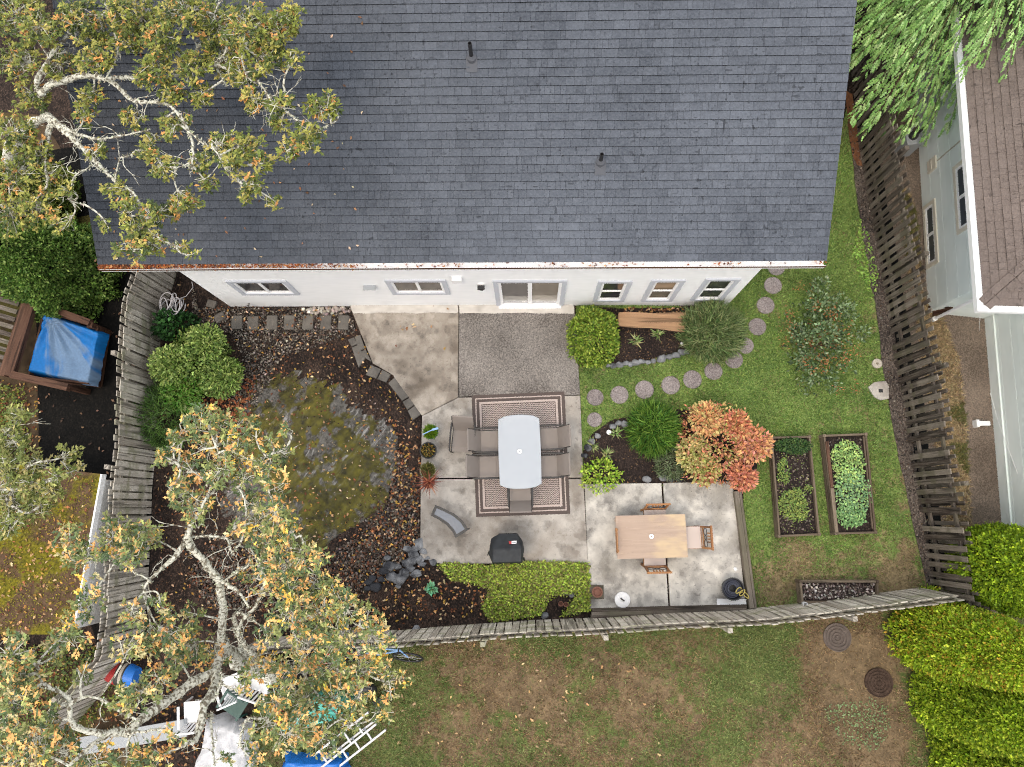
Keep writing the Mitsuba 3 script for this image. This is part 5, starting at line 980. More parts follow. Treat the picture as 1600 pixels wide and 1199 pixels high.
for q in ((1283, 447, 15, .5, 90), (1275, 470, 18, .6, 130), (1308, 478, 20, .6, 150), (1326, 488, 16, .5, 110), (1250, 520, 16, .5, 130), (1345, 520, 16, .3, 70), (1262, 560, 18, .4, 120), (1300, 600, 14, .3, 60), (1268, 588, 14, .3, 60), (1290, 520, 20, .8, 150)): extra(k, *q, [C(144, 166, 124, .62), C(76, 98, 62, .62), C(114, 136, 94, .62), C(90, 108, 70, .62)], size=(.06, .10))
P0 = np.column_stack([c[0] + rng.normal(size=40) * .40, c[1] + rng.normal(size=40) * .5, .3 + .45 * rng.random(40)])
P0 = np.repeat(P0, 22, 0) + rng.normal(size=(880, 3)) * [.09, .09, .06]; P0[:, 2] = np.maximum(P0[:, 2], .02)
greens('faded_blooms', k, [scatter(*LEAF, P0, rng.normal(size=(880, 3)), .025 + .03 * rng.random(880), pick([C(180, 112, 72, .66), C(150, 92, 60, .66), C(170, 126, 84, .66)], 880))])
shrub('green_shrub', 'feathery mid green shrub at the top of the shrub bed', 'shrub', 1024, 668, 34, 36, .7, THIN, (.14, .28), [C(92, 130, 50, .8), C(120, 150, 64, .8), C(60, 100, 40, .8)], 5600, lump=.25, up=1.0, seed=4)
shrub('grey_shrub', 'small grey-green herb clump low in the shrub bed', 'shrub', 1050, 722, 22, 26, .4, THIN, (.08, .15), [C(130, 142, 110, .8), C(100, 116, 80, .8)], 2200, lump=.4, up=.9, seed=5)
shrub('yellow_shrub', 'low yellow-green leafy plant spilling over the upper left corner of the right patio', 'shrub', 938, 742, 30, 22, .35, LEAF, (.05, .09), [C(150, 180, 60, .85), C(110, 146, 46, .85), C(176, 190, 90, .85)], 800, lump=.7, seed=6)
NAN = [C(218, 150, 108, .6), C(202, 122, 96, .58), C(224, 178, 120, .6), C(166, 168, 92, .6), C(204, 186, 122, .6), C(208, 142, 122, .58)]
k, c = shrub('red_shrub', 'broad orange, pink and lime leaved shrub above the right patio', 'shrub', 1122, 690, 50, 52, .95, LEAF, (.05, .095), NAN, 2100, lump=.75, up=.3, seed=7, stems=9)
for q in ((1178, 695, 26, .7, 700, [NAN[0], NAN[2], NAN[5]]), (1160, 745, 20, .5, 520, [NAN[0], NAN[1], NAN[5]]), (1085, 710, 26, .5, 700, [NAN[3], NAN[4], C(200, 190, 130)]), (1105, 655, 24, .8, 560, [NAN[0], NAN[2], NAN[4]]), (1150, 665, 20, .8, 500, NAN[:3]), (1100, 735, 22, .45, 500, [NAN[1], NAN[4], NAN[3]])): extra(k, *q)
BR = [C(136, 160, 78, .62), C(106, 134, 58, .62), C(160, 180, 100, .62), C(80, 106, 46, .62)]
k, c = shrub('bright_bush', 'large lumpy bright lime-green bush against the left fence', 'bush', 300, 562, 52, 48, 1.0, SPRAY, (.06, .11), BR, 4200, lump=.5, up=.3, seed=8)
for q in ((265, 570, 30, .9, 1500, BR), (345, 590, 32, .6, 1700, BR), (322, 535, 28, .9, 1300, BR), (285, 610, 34, .6, 1700, BR[1:2] + [C(80, 130, 40)]), (362, 578, 16, .5, 600, BR)): extra(k, *q, tv=SPRAY, size=(.05, .10))
shrub('dark_bush', 'dark green leafy bush in the corner below the hose coil', 'bush', 268, 506, 30, 24, .8, LEAF, (.08, .14), [C(40, 76, 36, .8), C(56, 96, 46, .8), C(28, 54, 26, .8)], 1100, lump=.4, seed=9)
shrub('fine_bush', 'dark fine-leaved bush against the left fence below the lime bush', 'bush', 246, 648, 42, 52, .9, THIN, (.08, .18), [C(70, 98, 44, .8), C(90, 122, 56, .8), C(52, 78, 36, .8)], 6500, lump=.5, up=.5, seed=10)
k = thing('succulent', 'small pale blue-green rosette plant alone in the mulch', 'succulent'); c = at(673, 920, .08)
greens('leaf', k, [tuft(c - [0, 0, .05], 60, .05, (.08, .15), [C(110, 170, 130, .85), C(140, 190, 150, .85)], .6, LEAF)])
for px, py, lb in ((927, 696, 'pale wispy seedling in the left corner of the shrub bed'), (949, 710, 'small straw-coloured seedling in the middle of the shrub bed'), (963, 678, 'tiny yellow-green seedling near the upper edge of the shrub bed'), (992, 533, 'thin pale seedling in the dark soil below the log'), (1028, 522, 'tiny green seedling in the dark soil near the log end')):
    k = thing('seedling', lb, 'seedling'); greens('leaf', k, [tuft(at(px, py, .03), 34, .07, (.08, .2), [C(150, 170, 110), C(176, 180, 130), C(120, 150, 80)], .5)])
one('white_flower', MB().lathe([(0, .03), (.05, .03), (.055, .05), (0, .06)], at(951, 676, .0), 10), 'white_plastic', 'small white flower head in the shrub bed', 'flower')
one('white_flower', MB().lathe([(0, .03), (.035, .03), (.04, .05), (0, .06)], at(1065, 538, .0), 10), 'white_plastic', 'small white flower head at the edge of the log bed', 'flower')
for q, lb in (((876, 943), 'small clay pot lying in the mulch by the fence, left of two'), ((884, 944), 'small clay pot lying in the mulch by the fence, right of two')):
    one('clay_pot', MB().lathe([(0, 0), (.035, 0), (.055, .09), (.045, .09), (.03, .02)], at(*q, .02), 14), 'terracotta', lb, 'pot', smooth=35)
for q, r, s_ in (((884, 926), 5, 121), ((893, 930), 5, 122), ((850, 962), 6, 123), ((650, 983), 6, 124)): one('mulch_stone', stone_mesh(at(*q, .03), r * MPP, .7, s_), 'field_stone', ['small grey stone by the clay pots in the mulch, nearer the patio', 'small grey stone touching the clay pots in the mulch', 'small grey stone at the fence foot, below the creeping thyme', 'small grey stone at the fence foot, left end of the mulch bed'][s_ - 121], 'stone', 'stones in the mulch by the fence', smooth=30)
TH = [C(154, 178, 60, .68), C(120, 148, 50, .68), C(178, 194, 88, .68), C(104, 112, 52, .6), C(140, 130, 80, .55)]
cover_g = Polygon([p[:2] for p in pts([(686, 884), (700, 878), (760, 884), (810, 878), (862, 876), (920, 880), (922, 952), (880, 960), (905, 925), (860, 930), (845, 960), (766, 970), (755, 950), (768, 920), (740, 910), (705, 905)])])
greens('ground_cover', None, [patch_leaves(cover_g, 16000, .0, (.035, .07), TH, .16, up=1.2), patch_leaves(cover_g.buffer(.06), 2500, .0, (.03, .05), TH, .04, up=1.2)], 'foliage', 'low yellow-green creeping thyme below the patio edge', 'ground cover', kind='stuff')
greens('weeds', None, [patch_leaves(Polygon([p[:2] for p in pts([(1345, 340), (1372, 430), (1362, 470), (1330, 400)])]), 500, .0, (.04, .08), [C(150, 180, 90, .8), C(110, 150, 60, .8)], .06), patch_leaves(blob(1340, 1130, 42, 38, 0, 77, .3), 520, 0, (.03, .06), [C(120, 140, 96, .8), C(96, 116, 76, .8)], .05)], 'foliage', 'pale broad weeds scattered in the grass', 'weeds', kind='stuff')

VG = Polygon([p[:2] for p in pts([(1412, 300), (1424, 330), (1438, 470), (1466, 500), (1490, 560), (1502, 660), (1510, 840), (1482, 850), (1472, 740), (1462, 640), (1440, 520), (1422, 400)])])
VP = sample(VG.buffer(.1), 14000); vn = meshkit.fbm(np.column_stack([VP * 1.6, 0 * VP[:, 0]]), 4, 4); VP = VP[rng.random(len(VP)) < .2 + .8 * (vn > .42)]; vn = meshkit.fbm(np.column_stack([VP * 1.1, 0 * VP[:, 0]]), 3, 9)
VD = rng.normal(size=(len(VP), 3)) * [1, 1, 0] + [0, 0, .5]
greens('verge_grass', None, [scatter(*BLADE, np.column_stack([VP, np.full(len(VP), .012)]), VD, .05 + .07 * rng.random(len(VP)), np.where((vn > .56)[:, None], pick([C(92, 96, 52), C(110, 104, 60)], len(VP)), pick([C(170, 148, 112, .56), C(142, 122, 92, .56), C(186, 164, 126, .56)], len(VP))))], 'foliage', 'tufts of straw-coloured dry grass along the side fence', 'grass', kind='stuff')
litter('fallen_leaves', None, Polygon([p[:2] for p in pts([(-20, 590), (62, 600), (62, 730), (-20, 740)])]), 260, (.05, .10), AUT, .0, 'brown leaves on the ground between the deck and the shed')
litter('fallen_leaves', None, Polygon([p[:2] for p in pts([(-20, 1000), (190, 1000), (330, 1060), (320, 1199), (-20, 1199)])]), 1100, (.05, .10), AUT, .0, 'brown leaves under the lower oak in the corner garden')
greens('weeds', None, [patch_leaves(Polygon([p[:2] for p in pts([(-20, 1010), (170, 1010), (200, 1090), (60, 1199), (-20, 1199)])]), 2600, 0, (.04, .09), [C(92, 112, 50, .7), C(120, 126, 50, .7), C(70, 92, 44, .7)], .08), patch_leaves(Polygon([p[:2] for p in pts([(-20, 600), (40, 606), (50, 720), (-20, 730)])]), 900, 0, (.04, .09), [C(92, 112, 50, .7), C(120, 126, 50, .7)], .08)], 'foliage', 'low weeds in the scruffy ground at the left edge', 'weeds', kind='stuff')

# ---------------------------------------------------------------- clipped conifers and the cedars
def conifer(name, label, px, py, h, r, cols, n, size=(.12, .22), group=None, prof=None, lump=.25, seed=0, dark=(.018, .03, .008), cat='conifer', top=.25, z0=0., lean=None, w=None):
    k = thing(name, label, cat, group); b = at(px, py, 0); lean = np.zeros(3) if lean is None else np.asarray(lean)
    prof = prof or (lambda t: (1 - t) ** .6 * .9 + .1)
    t = rng.random(n) ** .9; a = rng.random(n) * 6.283; dirs = np.stack([np.cos(a), np.sin(a), t * h / r * .8], 1)
    L = 1 + lump * (meshkit.fbm(dirs * [1.6, 1.6, 1.3] + seed * 3, 3, seed) - .5) * 2 + .16 * (meshkit.noise(dirs * 5 + seed) - .5)
    rad = r * prof(t) * L * (.80 + .2 * rng.random(n) ** .5)
    P = np.column_stack([b[0] + np.cos(a) * rad, b[1] + np.sin(a) * rad, z0 + .05 + t * (h - z0)]) + lean * t[:, None]
    out = np.stack([np.cos(a), np.sin(a), 0 * a], 1); D = out * .75 + [0, 0, .55] + rng.normal(size=(n, 3)) * .38
    tang = np.stack([-np.sin(a), np.cos(a), 0 * a], 1); N = tang * rng.choice([-1, 1], (n, 1)) * .8 + out * .5 + rng.normal(size=(n, 3)) * .5
    col = pick(cols, n, w); col *= (.75 + .5 * meshkit.fbm(P * 1.5, 2, seed))[:, None]
    greens('foliage', k, [scatter(*SPRAY, P, D, size[0] + (size[1] - size[0]) * rng.random(n), col, N=N)])
    nn, mm = 18, 28; tt_ = np.linspace(0, 1, nn); aa = np.linspace(0, 2 * np.pi, mm, endpoint=False); T_g, A_g = np.meshgrid(tt_, aa, indexing='ij')
    dg = np.stack([np.cos(A_g), np.sin(A_g), T_g * h / r * .8], -1); Lg = 1 + lump * (meshkit.fbm(dg * [1.6, 1.6, 1.3] + seed * 3, 3, seed) - .5) * 2
    Rg = r * prof(T_g) * Lg * .80; V = np.stack([b[0] + np.cos(A_g) * Rg, b[1] + np.sin(A_g) * Rg, z0 + T_g * (h - z0) * .97], -1) + lean * T_g[..., None]
    i, j = np.meshgrid(np.arange(nn - 1), np.arange(mm), indexing='ij'); fq = np.stack([i * mm + j, i * mm + (j + 1) % mm, (i + 1) * mm + (j + 1) % mm, (i + 1) * mm + j], -1).reshape(-1, 4)
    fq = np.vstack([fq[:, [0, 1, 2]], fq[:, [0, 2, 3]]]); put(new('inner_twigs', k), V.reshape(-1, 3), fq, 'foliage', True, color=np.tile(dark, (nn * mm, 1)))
    part('trunk', k, MB().tube([b, b + [0, 0, h * .5] + lean * .5, b + [0, 0, h * .93] + lean * .93], [.09, .06, .02], 8), 'brown_bark'); return k
TY = [C(156, 178, 46, .9), C(128, 154, 40, .9), C(178, 192, 66, .9), C(104, 130, 38, .9)]
TYB = TY + [C(180, 150, 60, .85)]
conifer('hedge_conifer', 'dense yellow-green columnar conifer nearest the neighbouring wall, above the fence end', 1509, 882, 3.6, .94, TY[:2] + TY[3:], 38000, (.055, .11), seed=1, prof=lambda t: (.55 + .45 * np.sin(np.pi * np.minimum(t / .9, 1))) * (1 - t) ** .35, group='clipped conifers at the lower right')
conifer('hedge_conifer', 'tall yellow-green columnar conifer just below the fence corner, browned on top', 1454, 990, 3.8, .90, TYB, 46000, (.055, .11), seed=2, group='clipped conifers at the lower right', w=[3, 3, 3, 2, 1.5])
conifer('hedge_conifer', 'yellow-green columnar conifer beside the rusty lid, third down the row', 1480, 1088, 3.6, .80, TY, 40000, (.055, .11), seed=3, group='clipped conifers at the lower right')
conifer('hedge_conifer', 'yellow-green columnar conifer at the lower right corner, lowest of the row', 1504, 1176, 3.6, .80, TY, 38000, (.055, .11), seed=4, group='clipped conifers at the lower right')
AG = [C(112, 142, 66, .8), C(88, 120, 52, .8), C(140, 164, 88, .8), C(68, 96, 44, .8)]
conifer('lumpy_conifer', 'broad lumpy green conifer between the deck and the left roof corner', 128, 445, 2.3, 1.0, AG, 26000, (.06, .12), lump=.6, seed=5, prof=lambda t: np.sqrt(np.clip(1 - t ** 2.2, 0, 1)) * .95 + .03, dark=(.012, .02, .006), lean=[-.25, .1, 0])
conifer('lumpy_conifer', 'olive green conifer behind the broad one, under the upper oak', 70, 340, 2.6, .95, [C(110, 130, 56, .8), C(130, 136, 70, .8), C(80, 104, 44, .8)], 16000, (.07, .13), lump=.5, seed=6, prof=lambda t: np.sqrt(np.clip(1 - t ** 2.2, 0, 1)) * .95 + .03, dark=(.012, .02, .006))
# the drooping cedar above the neighbouring roof
k = thing('cedar_tree', 'light green cedar with drooping feathery sprays at the top right corner', 'tree'); tb_ = at(1404, 78, 0); CB = [C(140, 178, 104, .9), C(164, 194, 128, .9), C(118, 156, 84, .9), C(104, 142, 76, .9)]
PP, DD, SS, NN, br = [], [], [], [], MB()
for b in range(330):
    az = rng.random() * 6.283; z = 1.9 + 5.4 * rng.random() ** 1.3; L = (1.15 + 1.85 * (7.6 - z) / 5.4) * (.85 + .3 * rng.random()); o = np.array([math.cos(az), math.sin(az), 0])
    s = np.linspace(0, 1, 14)[:, None]; cv = tb_ + [0, 0, z] + o * L * s + np.array([0, 0, 1.0]) * (.28 * s - .95 * s ** 2.2) * L * .62
    br.tube(cv, np.linspace(.014, .003, 14), 5); side = np.array([-o[1], o[0], 0])
    for q in range(120):
        f_ = .08 + .92 * rng.random() ** .7; i0 = min(int(f_ * 13), 12); p = cv[i0] + (cv[i0 + 1] - cv[i0]) * (f_ * 13 - i0); tg = unit(cv[i0 + 1] - cv[i0]); sg = rng.choice([-1, 1]); wd = rng.random()
        PP.append(p + side * sg * .32 * wd * (1.15 - f_) - [0, 0, .10 * wd]); DD.append(tg * .9 + side * sg * (.55 * rng.random()) + np.array([0, 0, -.35])); SS.append(.09 + .13 * rng.random()); NN.append(np.cross(tg, side) * sg * 0 + [0, 0, 1.0] + rng.normal(size=3) * .35 + o * .3)
PP, DD, SS, NN = map(np.array, (PP, DD, SS, NN)); TWIG = (np.array([[0, 0, 0], [.25, .16, 0], [.3, .03, 0], [.5, .2, -.03], [.55, .03, -.02], [.75, .13, -.08], [1, 0, -.15], [.75, -.13, -.08], [.55, -.03, -.02], [.5, -.2, -.03], [.3, -.03, 0], [.25, -.16, 0]]), np.array([[0, 2, 1], [0, 10, 2], [0, 11, 10], [2, 4, 3], [2, 10, 4], [10, 8, 4], [10, 9, 8], [4, 6, 5], [4, 8, 6], [8, 7, 6]]))
greens('foliage', k, [scatter(*TWIG, PP, DD, SS, pick(CB, len(PP)), N=NN)]); part('branches', k, br, 'brown_bark')
part('trunk', k, MB().tube([tb_, tb_ + [0, .1, 4], tb_ + [0, .1, 8]], [.16, .11, .03], 10), 'brown_bark')

# ---------------------------------------------------------------- the two oaks
def oak(name, label, trunk, limbs, blobs, cols, w, zr, seed, leaf=(.048, .112), dens=1.0, thin=.74):
    k = thing(name, label, 'tree'); r_ = np.random.default_rng(seed)
    def path(l): return np.array([at(x, y, z) for x, y, z, *_ in l]), np.array([(q[3] if len(q) > 3 else 4) * .5 * (16 - q[2]) / 1095 for q in l])
    def smooth_path(P, R, n):
        s = np.concatenate([[0], np.cumsum(np.linalg.norm(np.diff(P, axis=0), axis=1))]); d = np.linspace(0, s[-1], n)
        from scipy.interpolate import PchipInterpolator
        Q = np.stack([PchipInterpolator(s, P[:, a])(d) for a in range(3)], 1); Q += (meshkit.noise(np.column_stack([d * 3, d * 0 + seed, d * 0])) - .5)[:, None] * r_.normal(size=3) * .10 + r_.normal(size=(n, 3)) * .006; return Q, np.interp(d, s, R)
    m = MB(); P, R = path(trunk); Q, RR = smooth_path(P, R, 24); m.tube(Q, RR * (1 + .15 * r_.normal(size=24)), 12); part('trunk', k, m, 'lichen_bark', smooth=True)
    sk = [Q[10:]]; skr = [RR[10:]]
    for l in limbs:
        P, R = path(l); R = R * thin; n = max(10, int(np.linalg.norm(np.diff(P, axis=0), axis=1).sum() / .07)); Q, RR = smooth_path(P, R, n)
        part('limb', k, MB().tube(Q, RR * (1 + .14 * r_.normal(size=n)), 9), 'lichen_bark', smooth=True); sk.append(Q); skr.append(RR)
    S = np.vstack(sk); tw = MB(); LP, LD = [], []
    for Q, RR in zip(sk[1:], skr[1:]):                          # short crooked bare twigs along every limb
        for a in range(3, len(Q) - 1, 3):
            if r_.random() < .2: continue
            tg = unit(Q[a + 1] - Q[a - 1]); d = unit(np.cross(tg, r_.normal(size=3)) + .5 * tg + [0, 0, .15]); L = .15 + .45 * r_.random(); q = [Q[a]]
            for s_ in range(4):
                d = unit(d + r_.normal(size=3) * .38); q.append(q[-1] + d * L / 4)
                if s_ in (1, 2): e = unit(d + r_.normal(size=3) * .8); tw.tube([q[-1], q[-1] + e * L * .22 + r_.normal(size=3) * .02, q[-1] + e * L * .42], [.005, .004, .002], 4, False)
            tw.tube(q, [.009, .007, .006, .004, .002], 5)
    for bx, by, br_ in blobs:
        br_ = br_ * 1.08
        # the blob hangs at the height of the limb it grows from
        pz = [at(bx, by, z) for z in np.arange(zr[0], zr[1], .15)]; dd = [np.linalg.norm(S - p, axis=1).min() for p in pz]; z0 = pz[int(np.argmin(dd))][2] + r_.normal() * .12
        c = at(bx, by, z0); j = int(np.argmin(np.linalg.norm(S - c, axis=1))); R3 = br_ * (16 - z0) / 1095
        mid = (S[j] + c) / 2 + r_.normal(size=3) * .10; bp = [S[j], mid, c]
        tt_ = np.linspace(0, 1, 7)[:, None]; B = (1 - tt_) ** 2 * S[j] + 2 * tt_ * (1 - tt_) * mid + tt_ ** 2 * c; tw.tube(B, np.linspace(.018, .008, 7) , 5)
        nr = max(3, int(dens * (br_ / 7.4) ** 2))
        for q in range(nr):
            u = r_.normal(size=3); u /= np.linalg.norm(u); p = c + u * R3 * r_.random() ** .42 * [1, 1, .55]
            i0 = r_.integers(4, 7); e = B[i0]; md = (e + p) / 2 + r_.normal(size=3) * .06; tw.tube([e, md, p], [.007, .005, .003], 3, False)
            nl = r_.integers(7, 13); az = r_.random(nl) * 6.283
            LP.append(np.repeat(p[None], nl, 0) + r_.normal(size=(nl, 3)) * .02); LD.append(np.stack([np.cos(az), np.sin(az), .15 + .5 * r_.normal(size=nl) * .5], 1) + .25 * u)
    n_l = [len(x) for x in LP]; ci = np.repeat(r_.choice(len(cols), len(LP), p=np.array(w) / sum(w)), n_l); LP, LD = np.vstack(LP), np.vstack(LD); n = len(LP)
    sw = r_.random(n) < .30; ci = np.where(sw, r_.choice(len(cols), n, p=np.array(w) / sum(w)), ci); col = np.asarray(cols)[ci] * np.exp(r_.normal(size=(n, 1)) * .22)
    FP, FD, FN = [], [], []
    for Q, RR in zip(sk, skr):                                  # tufts of pale lichen all over the bark
        n_ = int(len(Q) * 9); ii = r_.integers(0, len(Q), n_); dv = unit(r_.normal(size=(n_, 3))); FP.append(Q[ii] + dv * RR[ii][:, None] * .9 + r_.normal(size=(n_, 3)) * .012); FD.append(r_.normal(size=(n_, 3)) + dv); FN.append(dv + .6 * r_.normal(size=(n_, 3)))
    FP, FD, FN = map(np.vstack, (FP, FD, FN)); lab(greens('lichen', k, [scatter(*SPRAY, FP, FD, .018 + .03 * r_.random(len(FP)), pick([C(206, 208, 186, .7), C(176, 180, 152, .7), C(190, 186, 170, .7), C(120, 112, 98, .7)], len(FP)), N=FN)], 'litter'), kind='stuff')
    greens('crown', k, [scatter(*OAKN, LP, LD, leaf[0] + (leaf[1] - leaf[0]) * r_.random(n), col, N=r_.normal(size=(n, 3)) * .4 + [0, 0, 1])]); lab(part('twigs', k, tw, 'lichen_bark'), kind='stuff')
U = .5
T1 = [[(85, 190, 4.9, 22), (125, 228, 5.2, 14), (180, 283, 5.5, 10), (213, 307, 5.6, 8), (233, 360, 5.7, 5), (275, 385, 5.8, 3)], [(85, 190, 4.9, 16), (130, 212, 5.2, 9), (165, 218, 5.4, 7), (200, 212, 5.5, 5), (235, 203, 5.6, 3)],
      [(60, 150, 4.9, 20), (130, 118, 5.3, 17), (167, 123, 5.5, 15), (213, 160, 5.6, 12), (267, 167, 5.8, 11), (293, 207, 5.9, 10), (300, 247, 6.0, 6), (272, 258, 6.0, 3)], [(167, 123, 5.5, 11), (215, 122, 5.7, 11), (263, 118, 5.8, 12), (300, 108, 5.9, 11), (337, 100, 6.0, 9), (370, 116, 6.1, 8), (400, 130, 6.2, 7), (425, 160, 6.3, 6), (467, 185, 6.4, 6), (478, 202, 6.4, 4), (520, 190, 6.5, 2)],
      [(60, 150, 4.9, 16), (100, 60, 5.6, 11), (170, 20, 6.0, 8), (235, -10, 6.2, 6)], [(337, 100, 6.0, 6), (350, 60, 6.2, 5), (335, 25, 6.4, 4), (345, 0, 6.5, 3)], [(263, 118, 5.8, 6), (300, 95, 6.0, 5), (312, 70, 6.1, 4)], [(300, 247, 6.0, 5), (300, 262, 6.0, 3), (272, 255, 6.1, 2)], [(293, 207, 5.9, 6), (345, 245, 6.1, 5), (350, 262, 6.2, 3)], [(125, 228, 5.2, 6), (135, 255, 5.3, 4), (112, 280, 5.3, 4), (112, 310, 5.3, 3), (140, 325, 5.4, 2)],
      [(180, 283, 5.5, 4), (190, 250, 5.6, 3), (205, 245, 5.7, 2)], [(167, 123, 5.5, 7), (180, 60, 5.9, 5), (165, 0, 6.2, 5)], [(85, 190, 4.9, 12), (40, 240, 4.9, 8), (20, 300, 5.0, 5)], [(85, 190, 4.9, 12), (72, 240, 4.9, 6), (75, 290, 5.0, 4)], [(400, 130, 6.2, 6), (380, 110, 6.4, 5), (382, 70, 6.6, 3)], [(382, 120, 6.1, 5), (420, 150, 6.2, 4), (445, 140, 6.3, 3)], [(337, 100, 6.0, 5), (345, 118, 6.0, 3), (350, 130, 6.0, 2)], [(263, 118, 5.8, 7), (300, 90, 5.8, 5), (318, 65, 5.9, 3)]]
BL1 = [(230, 30, 36), (285, 22, 38), (335, 42, 40), (385, 40, 42), (432, 45, 36), (420, 90, 34), (462, 92, 16), (352, 85, 36), (300, 105, 30), (250, 62, 34), (235, 108, 32), (200, 60, 30), (270, 145, 22), (312, 150, 20), (378, 118, 26), (398, 160, 22), (438, 165, 20), (500, 165, 24), (522, 172, 12), (480, 215, 26), (440, 195, 16), (448, 236, 18), (412, 255, 18), (385, 225, 26), (348, 228, 22), (362, 258, 20), (395, 288, 18), (430, 315, 11), (382, 308, 12), (318, 252, 18), (326, 288, 15), (290, 318, 24), (262, 330, 20), (238, 340, 24), (218, 362, 24), (195, 330, 20), (205, 390, 24), (242, 385, 18), (282, 385, 10), (300, 398, 8), (165, 350, 12), (182, 300, 20), (238, 225, 18), (250, 262, 24), (228, 240, 15), (150, 235, 16), (208, 185, 20), (262, 190, 18), (285, 190, 15), (270, 213, 12), (25, 20, 44), (65, 45, 40), (120, 30, 36), (30, 95, 36), (95, 100, 30), (150, 95, 28), (50, 150, 30), (20, 205, 36), (60, 245, 34), (28, 275, 38), (85, 275, 24), (110, 300, 14), (60, 325, 34), (18, 335, 38), (130, 180, 20), (150, 50, 30), (100, 350, 18), (190, 15, 30), (455, 20, 22), (140, 150, 20)]
oak('oak_tree', 'spreading pale-barked oak with olive leaves overhanging the roof at the upper left', [(-40, 300, 0, 30), (20, 240, 2.5, 24), (60, 190, 4.2, 17), (85, 190, 4.9, 13)], T1, BL1, [C(112, 120, 52, .85), C(140, 138, 68, .85), C(86, 98, 46, .85), C(164, 152, 84, .85), C(190, 140, 80, .85), C(62, 76, 40, .85)], [28, 22, 22, 10, 6, 14], (4.6, 6.8), 3, dens=2.5, thin=.52)
T2 = [[(345, 1005, 3.4, 22), (348, 972, 3.7, 18), (347, 940, 4.0, 17), (338, 900, 4.3, 17), (315, 872, 4.5, 16), (293, 853, 4.7, 16), (296, 825, 4.9, 12), (308, 805, 5.1, 9), (318, 786, 5.2, 6), (330, 760, 5.3, 4)], [(293, 853, 4.7, 13), (272, 880, 4.8, 10), (250, 897, 4.9, 9), (232, 910, 5.0, 7), (222, 925, 5.0, 4)], [(338, 900, 4.3, 13), (362, 914, 4.4, 9), (378, 928, 4.5, 6), (388, 950, 4.6, 4)],
      [(293, 853, 4.7, 9), (286, 835, 4.8, 7), (294, 815, 4.9, 6), (295, 790, 5.0, 4)], [(293, 846, 4.7, 6), (312, 843, 4.8, 5), (350, 843, 4.9, 5), (365, 862, 5.0, 3)], [(345, 1005, 3.4, 20), (337, 1040, 3.7, 20), (337, 1075, 4.0, 20), (324, 1105, 4.3, 20), (310, 1135, 4.6, 14), (285, 1175, 4.9, 8)], [(335, 1050, 3.8, 18), (300, 1068, 4.1, 20), (262, 1095, 4.4, 22), (230, 1118, 4.7, 20), (195, 1148, 5.0, 18), (160, 1145, 5.2, 13), (130, 1135, 5.4, 12), (107, 1105, 5.6, 10), (85, 1080, 5.7, 8), (60, 1055, 5.8, 7), (30, 1030, 6.0, 5), (5, 1022, 6.0, 3)],
      [(107, 1105, 5.6, 9), (135, 1093, 5.5, 7), (160, 1097, 5.5, 6), (188, 1113, 5.5, 6), (215, 1123, 5.5, 4)], [(195, 1148, 5.0, 12), (150, 1170, 5.2, 9), (110, 1199, 5.4, 7)], [(200, 1148, 5.0, 6), (240, 1142, 5.1, 5), (262, 1140, 5.2, 4)], [(375, 1015, 2.9, 12), (372, 990, 3.4, 10), (366, 965, 3.8, 7), (380, 960, 4.0, 5), (395, 968, 4.2, 4)], [(420, 1040, 1.6, 12), (398, 1028, 3.0, 11), (385, 1008, 3.5, 10), (370, 985, 3.9, 8)], [(430, 1045, 1.5, 10), (475, 1030, 3.0, 8), (465, 1010, 3.6, 8), (458, 985, 4.0, 7), (450, 950, 4.4, 5)],
      [(415, 845, 4.6, 5), (420, 842, 4.6, 7), (410, 880, 4.4, 8), (412, 905, 4.2, 8), (395, 950, 4.0, 8), (370, 985, 3.9, 7)], [(420, 842, 4.6, 5), (445, 862, 4.8, 5), (452, 845, 4.9, 5), (470, 838, 5.0, 4)], [(412, 905, 4.2, 5), (400, 870, 4.5, 4), (385, 850, 4.7, 3)], [(330, 1110, 4.2, 7), (332, 1150, 4.5, 4), (335, 1195, 4.8, 3)], [(370, 1165, 3.6, 4), (378, 1130, 3.9, 6), (395, 1122, 4.1, 5), (420, 1125, 4.2, 3)], [(324, 1105, 4.3, 9), (345, 1080, 4.2, 5), (350, 1055, 4.2, 4)], [(318, 786, 5.2, 4), (345, 740, 5.3, 4), (338, 700, 5.4, 3)], [(330, 760, 5.3, 4), (300, 740, 5.3, 3), (275, 725, 5.4, 2)], [(365, 862, 4.9, 4), (385, 800, 5.1, 4), (375, 765, 5.2, 4), (370, 762, 5.2, 2)], [(420, 842, 4.6, 4), (425, 790, 5.0, 4), (420, 730, 5.2, 3), (440, 690, 5.3, 2)], [(338, 905, 4.3, 5), (365, 888, 4.5, 4), (390, 882, 4.7, 3)], [(232, 910, 5.0, 4), (185, 880, 5.2, 3), (140, 860, 5.3, 2)], [(458, 985, 4.0, 5), (520, 960, 4.2, 4), (570, 975, 4.3, 3)], [(475, 1030, 3.0, 6), (530, 1050, 3.4, 4), (600, 1060, 3.6, 3)], [(475, 1030, 3.0, 6), (500, 1090, 3.4, 4), (540, 1130, 3.6, 3)]]
